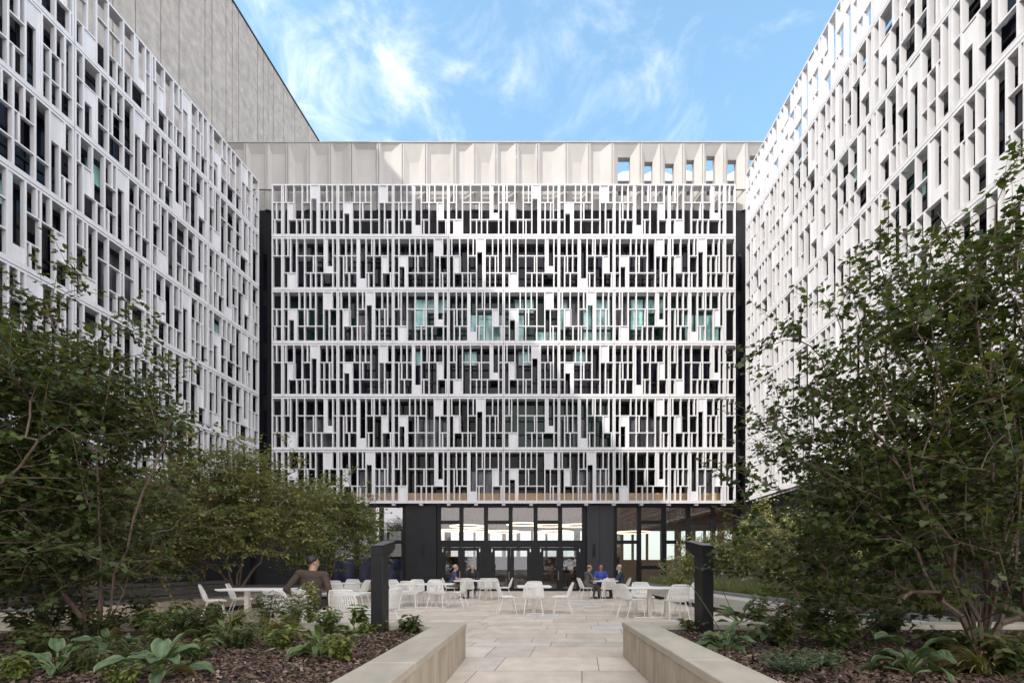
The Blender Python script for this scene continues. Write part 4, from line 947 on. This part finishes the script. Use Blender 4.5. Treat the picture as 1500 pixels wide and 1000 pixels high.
# golden trees along the left bench
tree('honey_locust', 'golden green tree with slender stems beside the left long table', (-7.75, 13.6, .40), [(-7.2, 13.8, 2.9), (-8.4, 13.6, 3.3), (-6.6, 13.6, 2.3), (-7.9, 14, 3.8), (-8.9, 13.4, 2.5)],
     [(-8.0, 13.7, 3.6, 1.9, 1.2, 1.0, 1.2), (-7.0, 13.0, 2.3, 1.9, .9, .5, 1.3), (-9.8, 13.0, 2.3, 1.8, 1, .8, 1.3), (-9.2, 12.6, 1.5, 1.6, .8, .35), (-6.3, 13.7, 2.9, 1.2, .9, .75), (-5.7, 13.5, 2.2, .7, .7, .4), (-9.3, 13.6, 2.9, 1.4, 1, .8), (-7.2, 13.2, 1.95, 1.4, .8, .35), (-9.0, 12.8, 1.9, 1.4, .8, .6)], 900, 15, leaf='oval', size=(.07, .12), pal=OLIVE, twigs=4, per=9, tlen=(.35, .6), yellow=.05, ycol=(.20, .14, .055), rmax=.035)
tree('honey_locust', 'olive green tree nearest the dark left corner, behind the man in brown', (-7.2, 18.5, .40), [(-6.8, 18.6, 3.2), (-7.6, 18.6, 3.6), (-6.0, 18.4, 2.6)],
     [(-7.0, 18.5, 3.5, 1.6, 1.2, 1.2), (-5.9, 18.3, 2.6, 1.2, .9, .95), (-5.6, 18.2, 1.9, .6, .7, .4), (-8.2, 18.5, 3.2, 1.3, 1.2, 1.0), (-7.4, 17.8, 1.7, 1.3, .8, .6)], 560, 16, leaf='oval', size=(.08, .13), pal=OLIVE[:3], twigs=4, per=8, tlen=(.35, .6), yellow=.06, rmax=.035)
tree('honey_locust', 'shaded olive tree behind the timber bench on the left', (-9.7, 11.2, .40), [(-9.2, 11.4, 2.8), (-10.4, 11.3, 3.2), (-8.9, 11, 2.0)],
     [(-9.6, 11.3, 2.8, 1.6, 1.2, .9), (-8.4, 11.0, 2.2, 1.3, .9, .8, 1.3), (-9.0, 10.6, 1.35, 1.5, .7, .35), (-11, 11.3, 2.6, 1.3, 1.2, 1.1), (-10.2, 10.8, 1.5, 1.6, .8, .5)], 560, 17, leaf='oval', size=(.07, .12), pal=[(.10, .12, .036), (.07, .09, .028), (.15, .145, .045)], twigs=4, per=9, tlen=(.35, .6), yellow=.06, rmax=.04)
# pale sunlit shrubs on the right
PALE = [(.24, .27, .10), (.31, .33, .14), (.19, .23, .08), (.38, .37, .18)]
for i, (x, y, h_, lb) in enumerate([(7.6, 18.8, 2.15, 'pale yellow green shrub behind the right black bollard'), (9.2, 18.2, 3.0, 'tall pale shrub below the lower left corner of the sunlit right screen'), (8.8, 14.6, 2.4, 'pale green shrub between the lavender and the dark right maple')]):
    tree('garden_shrub', lb, (x, y, .36), [(x - .3, y, .36 + h_ * .7), (x + .4, y, .36 + h_ * .8), (x, y - .2, .36 + h_)],
         [(x, y, .4 + h_ * .5, 1.15, .9, h_ * .45), (x - .5, y - .2, .3 + h_ * .3, .9, .7, h_ * .3), (x + .3, y, .3 + h_ * .82, .5, .5, h_ * .3, .6)], 260, 30 + i, leaf='oval', size=(.07, .12), pal=PALE, twigs=4, per=8, tlen=(.25, .55), group='pale shrubs by the right building', flat=1.0, rmax=.02)
for o in [o for o in COL.objects if o.name.startswith('garden_shrub')]: o['category'] = 'shrub'

# lavender bed: countless stems
def lavender():
    rng = np.random.default_rng(21); n = 34000; Y = 9.5 + 14.5 * rng.random(n); X = 6.62 + .01 * (Y - 10) + 2.6 * rng.random(n) ** 1.3
    cl = np.sin(X * 5.1 + np.sin(Y * 2.1)) * np.sin(Y * 4.3); L = rng.uniform(.2, .5, n) * (1 + .38 * cl); a = rng.uniform(0, 2 * np.pi, n); t = rng.normal(0, .28, n)
    d = np.stack([np.cos(a) * np.sin(t), np.sin(a) * np.sin(t), np.cos(t)], 1); pos = np.stack([X, Y, np.full(n, .37)], 1); s_ = unit(np.cross(d, rng.normal(size=(n, 3))))
    w = rng.uniform(.004, .010, n)[:, None]; tip = pos + d * L[:, None]
    md = pos + d * (L * .55)[:, None]
    V = np.stack([pos - s_ * w, pos + s_ * w, tip + s_ * w * .4, tip - s_ * w * .4], 1).reshape(-1, 3)
    c = np.array([.17, .21, .07]) * rng.uniform(.6, 1.5, (n, 1)); y_ = rng.random(n) < .3; c[y_] = np.array([.27, .28, .11]); C = np.repeat(c, 4, 0)
    f = rng.random(n) < .09; fl = tip[f]; fd = d[f]; fs = s_[f]; w2 = .014; top = fl + fd * rng.uniform(.06, .13, f.sum())[:, None]
    V2 = np.stack([fl - fs * w2, fl + fs * w2, top + fs * w2 * .5, top - fs * w2 * .5], 1).reshape(-1, 3); c2 = np.array([.24, .20, .22]) * rng.uniform(.7, 1.3, (f.sum(), 1))
    tag(inst('lavender', np_mesh('lavender', np.concatenate([V, V2]), 4, M['leaf'], np.concatenate([C, np.repeat(c2, 4, 0)]))), kind='stuff')
lavender()

# broad leaved hostas
def hosta(x, y, label, n, L, seed, blue=True, droop=1.0, edge=(.26, .28, .13)):
    rng = np.random.default_rng(seed); V = []; Fc = []; Cc = []; root = thing('hosta_plant', label, 'plant', (x, y, MULZ - .01), 0, 'hostas in the planters')
    st = MB(); nu, nv = 4, 8
    basec = np.array([.085, .13, .060]) if blue else np.array([.105, .15, .045])
    for k in range(n):
        az = 2.39996 * k + rng.normal(0, .25); el = R(78 - 58 * (k / n) + rng.normal(0, 8)); l = L * rng.uniform(.7, 1.15); w_ = l * rng.uniform(.36, .5); pet = l * rng.uniform(.5, .9)
        h = np.array([math.cos(az), math.sin(az), 0]); s_ = np.array([-math.sin(az), math.cos(az), 0]); up = np.array([0, 0, 1.0])
        p = np.array([0, 0, 0.0]); path = [p.copy()]; e = el
        for i in range(4): p = p + (h * math.cos(e) + up * math.sin(e)) * pet / 4; e -= .10; path.append(p.copy())
        st.tube([tuple(q) for q in path], [.010, .009, .008, .007, .006], 5)
        tw = rng.normal(0, .35); ss = s_ * math.cos(tw) + up * math.sin(tw); col = basec * rng.uniform(.7, 1.35); nb = len(V)
        if rng.random() < .06: col = np.array([.13, .115, .045]) * rng.uniform(.8, 1.2)
        q = p.copy(); wav = rng.uniform(0, 6); em = rng.uniform(.15, .95)
        for i in range(nv + 1):
            t = i / nv; wid = w_ * .5 * (math.sin(math.pi * min(1, t ** .72 * .985 + .015)) ** .75) * (1 if t < 1 else 0)
            nn = -h * math.sin(e) + up * math.cos(e)
            for jx in range(-nu, nu + 1):
                u = jx / nu; V.append(q + ss * (u * wid) + nn * (abs(u) * wid * .32 + math.sin(t * 11 + wav + u * 3) * .009 + .005 * math.cos(u * 14)))
                m = max(0, (abs(u) - .74) / .26) * em; m = min(1, m); stripe = 1 + .2 * math.cos(u * 19) + .12 * math.sin(t * 13 + wav + u * 5)
                Cc.append((col * (1 - m) + np.array(edge) * m * rng.uniform(.8, 1.0)) * (stripe if m == 0 else 1 + .1 * math.cos(t * 30 + u * 7)))
            q = q + (h * math.cos(e) + up * math.sin(e)) * l / nv; e -= (.10 + .16 * t) * droop
        W_ = 2 * nu + 1
        for i in range(nv):
            for jx in range(2 * nu): a = nb + i * W_ + jx; Fc.append((a, a + 1, a + W_ + 1, a + W_))
    me = bpy.data.meshes.new('foliage'); me.from_pydata([tuple(v) for v in V], [], Fc); a = me.color_attributes.new('Col', 'FLOAT_COLOR', 'POINT')
    c = np.ones((len(V), 4), np.float32); c[:, :3] = np.array(Cc); a.data.foreach_set('color', c.ravel()); me.materials.append(M['hleaf']); me.polygons.foreach_set('use_smooth', [True] * len(Fc)); me.update()
    inst('foliage', me, root); st.build('stalk', M['stalk'], root); return root
M['stalk'] = mat('pale_green_stalk', (.11, .15, .05), .5)
def GP(px, py): Y = (CAM_H - MULZ) * 708 / (py - 832); return Xat(px, Y), Y
for px, py, lb, n, L, bl, dr in [(235, 990, 'large blue green hosta with long drooping leaves in the left planter', 20, .25, True, 1.15), (468, 958, 'round leaved variegated hosta nearest the corner of the left planter', 26, .19, False, 1.0),
                                 (520, 930, 'small variegated hosta against the left bollard', 17, .16, False, 1.0), (85, 985, 'shaded hosta at the far left front of the left planter', 15, .20, True, .8), (330, 940, 'upright green hosta behind the big drooping one', 14, .2, False, .8),
                                 (160, 950, 'dark hosta in front of the left maple trunk', 15, .2, True, .9), (1062, 950, 'big hosta with cream edged blue leaves nearest the right coping', 26, .20, True, 1.0), (1128, 938, 'blue green hosta just right of the cream edged one', 18, .20, True, 1.0),
                                 (1085, 915, 'upright bright green hosta at the foot of the right bollard', 12, .27, False, .55), (1335, 985, 'large cream edged hosta drooping below the right maple', 20, .27, True, 1.3), (1425, 940, 'half hidden hosta beside the stems of the right maple', 14, .2, False, 1.0)]:
    x, y = GP(px, py); hosta(x, y, lb, n, L, int(px), bl, dr)
# leafy stemmed perennials
def perennial(x, y, label, n, h_, leaf, size, seed, pal, spread=.22, flower=None):
    rng = np.random.default_rng(seed); root = thing('leafy_perennial', label, 'plant', (x, y, MULZ - .01), 0, 'leafy perennials in the planters')
    A, B, ra, rb, P, D = [], [], [], [], [], []; fl = []
    n = int(n * 1.7); h_ *= 1.12
    for k in range(n):
        a = rng.uniform(0, 6.28); sp = spread * rng.uniform(.2, 1); p = np.array([math.cos(a), math.sin(a), 0]) * .06 * rng.random(); hh = h_ * rng.uniform(.55, 1.05); prev = p; N = 7
        for i in range(1, N + 1):
            t = i / N; q = p + np.array([math.cos(a) * sp * t ** 1.5, math.sin(a) * sp * t ** 1.5, hh * t]) + rng.normal(0, .006, 3); A.append(prev); B.append(q); ra.append(.005 * (1.2 - t * .8)); rb.append(.005 * (1.2 - (t + .1) * .8))
            if i > 1:
                for z in range(3): g_ = i * 2.4 + z * 2.09 + k; P.append(q); D.append((math.cos(g_), math.sin(g_), rng.uniform(-.35, .35)))
            prev = q
        fl.append(prev)
    A, B, P, D = map(np.array, (A, B, P, D)); inst('stem', np_mesh('stem', seg_tubes(A, B, np.array(ra), np.array(rb), 5), 4, M['stalk']), root)
    nl = len(P); V, k = leaves(P, D, unit(np.array([0, 0, 1.0]) + rng.normal(0, .3, (nl, 3))), rng.uniform(*size, nl), leaf, .3); pal = np.array(pal); c = pal[rng.integers(0, len(pal), nl)] * rng.uniform(.7, 1.35, (nl, 1))
    Cc_ = np.repeat(c, k, 0)
    if flower:
        f = np.array(fl); f = np.repeat(f, 14, 0) + rng.normal(0, .02, (len(f) * 14, 3)); d = unit(rng.normal(size=f.shape) + [0, 0, .6])
        W2, k = leaves(f, d, unit(rng.normal(size=f.shape)), rng.uniform(.018, .035, len(f)), 'oval'); V = np.concatenate([V, W2]); Cc_ = np.concatenate([Cc_, np.repeat(np.array(flower) * rng.uniform(.7, 1.2, (len(f), 1)), k, 0)])
    inst('foliage', np_mesh('foliage', V, k, M['leaf'], Cc_), root)
    return root
MIDG = [(.10, .14, .045), (.13, .17, .055), (.18, .17, .06), (.08, .12, .045)]; DARKG = [(.06, .09, .032), (.08, .105, .04), (.115, .10, .04)]; LIME = [(.16, .19, .05), (.22, .22, .06), (.11, .15, .04)]
for px, py, lb, n, h_, lf, sz, pl, sp, fw in [
    (428, 925, 'bushy plant with pale flower heads in front of the man in brown', 16, .42, 'oval', (.05, .09), MIDG, .22, (.35, .3, .27)), (455, 918, 'tall bright plant whose tip reaches the man in brown', 5, .62, 'oval', (.07, .11), LIME, .06, (.4, .38, .25)),
    (390, 925, 'slim leafy plant between the golden grass and the man in brown', 7, .46, 'lance', (.07, .11), DARKG, .15, None), (600, 928, 'low plant at the right tip of the left planter', 6, .2, 'oval', (.07, .11), DARKG, .14, None), (527, 915, 'leafy sprig left of the left bollard', 5, .26, 'oval', (.07, .12), MIDG, .12, None),
    (75, 925, 'tall shaded perennial behind the dense one at the left edge', 9, .5, 'oval', (.06, .1), DARKG, .24, None), (145, 935, 'bushy dark perennial at the foot of the left maple', 12, .34, 'oval', (.05, .09), DARKG, .26, None), (235, 940, 'bushy mid green perennial right of the left maple trunk', 12, .36, 'oval', (.05, .09), MIDG, .24, None),
    (290, 935, 'lance leaved perennial under the leftmost chair', 12, .36, 'lance', (.07, .11), DARKG, .22, None), (350, 950, 'low dark perennial beneath the golden grass', 12, .22, 'oval', (.05, .08), DARKG, .24, None), (60, 965, 'spreading dark green perennial left of the shaded hosta', 14, .26, 'oval', (.05, .09), DARKG, .26, None), (200, 970, 'spreading fine leaved plant left of the large drooping hosta', 14, .2, 'lance', (.04, .08), DARKG, .24, None),
    (480, 925, 'leafy plant between the man in brown and the left bollard', 10, .28, 'oval', (.05, .09), MIDG, .2, None), (1225, 950, 'mid green perennial between the feathery plants and the low maple', 10, .26, 'oval', (.05, .09), MIDG, .22, None), (1310, 925, 'dark upright perennial before the low right maple', 10, .36, 'oval', (.06, .1), DARKG, .22, None), (1175, 920, 'yellow green perennial touching the pale bench wall', 9, .36, 'oval', (.06, .1), LIME[:1] + MIDG, .18, None),
    (262, 928, 'dark leafy perennial before the timber bench', 9, .42, 'oval', (.06, .1), DARKG, .2, None), (205, 925, 'upright dark perennial behind the drooping blue hosta', 9, .48, 'oval', (.06, .1), DARKG, .2, None), (318, 925, 'dark perennial under the leftmost white chairs', 8, .4, 'oval', (.06, .1), DARKG, .2, None), (115, 925, 'shaded perennial left of the left maple trunk', 10, .40, 'oval', (.06, .1), DARKG, .22, None),
    (45, 940, 'dense shaded perennial at the left edge of the frame', 12, .42, 'oval', (.06, .1), DARKG, .26, None), (20, 1000, 'lime green seedling at the lower left corner', 7, .2, 'oval', (.04, .07), LIME, .1, None), (178, 1005, 'small lime green plant at the front of the left planter', 6, .16, 'oval', (.035, .06), LIME, .1, None), (125, 985, 'fine leaved dark plant at the front of the left planter', 14, .22, 'lance', (.03, .06), DARKG, .2, None),
    (285, 965, 'low green plant beside the drooping blue hosta', 9, .16, 'lance', (.06, .1), MIDG, .16, None), (415, 950, 'low yellowing plant left of the round leaved hosta', 10, .2, 'oval', (.05, .08), LIME, .16, None), (500, 965, 'yellow green plant at the foot of the round leaved hosta', 8, .2, 'oval', (.05, .09), LIME, .14, None), (545, 928, 'yellowing low plant before the left bollard', 7, .17, 'oval', (.06, .1), LIME, .16, None),
    (1148, 945, 'reddish stemmed perennial right of the right hostas', 12, .40, 'oval', (.06, .10), MIDG, .2, (.3, .2, .17)), (1195, 925, 'leafy perennial in front of the pale bench wall', 12, .44, 'oval', (.07, .11), MIDG, .22, None), (1240, 925, 'yellowing perennial below the low right maple', 12, .40, 'oval', (.06, .1), DARKG + LIME[:1], .24, None), (1112, 915, 'slender plant with yellow green leaves before the lavender', 7, .42, 'oval', (.06, .1), MIDG, .16, None),
    (1020, 925, 'low yellowing plant at the left tip of the right planter', 8, .16, 'oval', (.06, .1), LIME[:1] + DARKG, .2, None), (1155, 985, 'low feathery grey green plant at the front of the right planter', 26, .15, 'lance', (.03, .055), [(.10, .14, .09), (.08, .12, .075)], .24, None), (1210, 975, 'second feathery grey green plant, nearer the big drooping hosta', 20, .13, 'lance', (.03, .055), [(.10, .14, .08), (.08, .11, .06)], .22, None),
    (1290, 940, 'dark perennial left of the big drooping hosta', 10, .32, 'oval', (.06, .1), DARKG, .22, None), (1385, 955, 'dark groundcover at the foot of the right maple', 14, .2, 'oval', (.05, .09), DARKG, .3, None), (1475, 985, 'dark plant in the lower right corner', 12, .3, 'oval', (.06, .1), DARKG, .25, None)]:
    x, y = GP(px, py); perennial(x, y, lb, n, h_, lf, sz, int(px * 3 + py), pl, sp, fw)
# golden ornamental grass
def grass(px, py, label, n, L, seed, lean):
    rng = np.random.default_rng(seed); x, y = GP(px, py); V = []; C = []
    for k in range(n):
        a = rng.normal(lean, .8); e = R(rng.uniform(35, 80)); l = L * rng.uniform(.6, 1.1); p = rng.normal(0, .025, 3) * [1, 1, 0]; w_ = .0035; d = np.array([math.cos(a), math.sin(a), 0]); s_ = np.array([-d[1], d[0], 0]); c = np.array([(.32, .25, .09), (.22, .21, .07), (.13, .15, .05)][rng.integers(0, 3)]) * rng.uniform(.8, 1.2)
        for i in range(5):
            q = p + (d * math.cos(e) + np.array([0, 0, 1]) * math.sin(e)) * l / 5; e -= .33; V += [p - s_ * w_, p + s_ * w_, q + s_ * w_ * .8, q - s_ * w_ * .8]; C += [c] * 4; p = q
    tag(inst('ornamental_grass', np_mesh('ornamental_grass', np.array(V), 4, M['leaf'], np.array(C)), None, (x, y, MULZ)), label, 'grass')
grass(340, 928, 'tuft of golden grass leaning right in the left planter', 420, .62, 51, -.1); grass(395, 935, 'second golden grass tuft in front of the man in brown', 300, .5, 52, .05)
grass(1440, 985, 'dark green grass tuft beside the right maple stems', 200, .35, 53, 2.0)
# long flower stalks leaning over the right planter
def stalk(px, py, tx, ty, label, seed):
    rng = np.random.default_rng(seed); x, y = GP(px, py); T = at(tx, ty, y - .1); root = thing('flower_stalk', label, 'plant', (x, y, MULZ)); b = MB()
    d = Vector((T.x - x, T.y - y, T.z - MULZ)); pts = [d * t + Vector((0, 0, .06 * math.sin(t * math.pi))) for t in [i / 8 for i in range(9)]]; b.tube(pts, [.006 - .0005 * i for i in range(9)], 5); b.build('stem', M['stalk'], root)
    P = np.array([pts[8] * 1.0 - d * (.30 * rng.random()) for k in range(30)]); dd = unit(rng.normal(0, .6, (30, 3)) + np.array([0, 0, -.3])); V, k = leaves(P, dd, unit(rng.normal(size=(30, 3))), rng.uniform(.02, .045, 30), 'lance'); inst('seed_pods', np_mesh('seed_pods', V, k, M['leaf'], np.repeat(np.array([(.16, .17, .06)]) * rng.uniform(.7, 1.3, (30, 1)), k, 0)), root)
stalk(1062, 935, 983, 822, 'bare hosta flower stalk leaning left over the right bollard', 61); stalk(1085, 925, 1020, 792, 'bare flower stalk crossing in front of the right bollard', 62)

# dry leaves fallen on the mulch
def fallen():
    rng = np.random.default_rng(77); n = 260; side = rng.random(n) < .5; Y = 2.8 + 3.4 * rng.random(n); off = .45 + 4.5 * rng.random(n)
    X = np.where(side, -.62 + .052 * (Y - 6.57) - off, 1.525 + .0438 * (Y - 6.7) + off); P = np.stack([X, Y, np.full(n, MULZ + .022)], 1)
    a = rng.uniform(0, 6.28, n); D = np.stack([np.cos(a), np.sin(a), rng.normal(0, .2, n)], 1); V, k = leaves(P, D, unit(np.array([0, 0, 1.0]) + rng.normal(0, .35, (n, 3))), rng.uniform(.03, .065, n), 'oval', .35)
    P[:46] = np.stack([rng.uniform(-3, 3.6, 46) * rng.random(46) ** .5 + .4, rng.uniform(4.5, 15, 46), np.full(46, .006)], 1); P[:46, 0] = np.where(P[:46, 1] < 7, np.clip(P[:46, 0], -.5, 1.3), P[:46, 0])
    pal = np.array([(.20, .13, .06), (.12, .075, .04), (.26, .20, .08), (.16, .09, .045)]); tag(inst('fallen_leaves', np_mesh('fallen_leaves', V, k, M['leaf'], np.repeat(pal[rng.integers(0, 4, n)] * rng.uniform(.7, 1.3, (n, 1)), k, 0))), kind='stuff')
fallen()
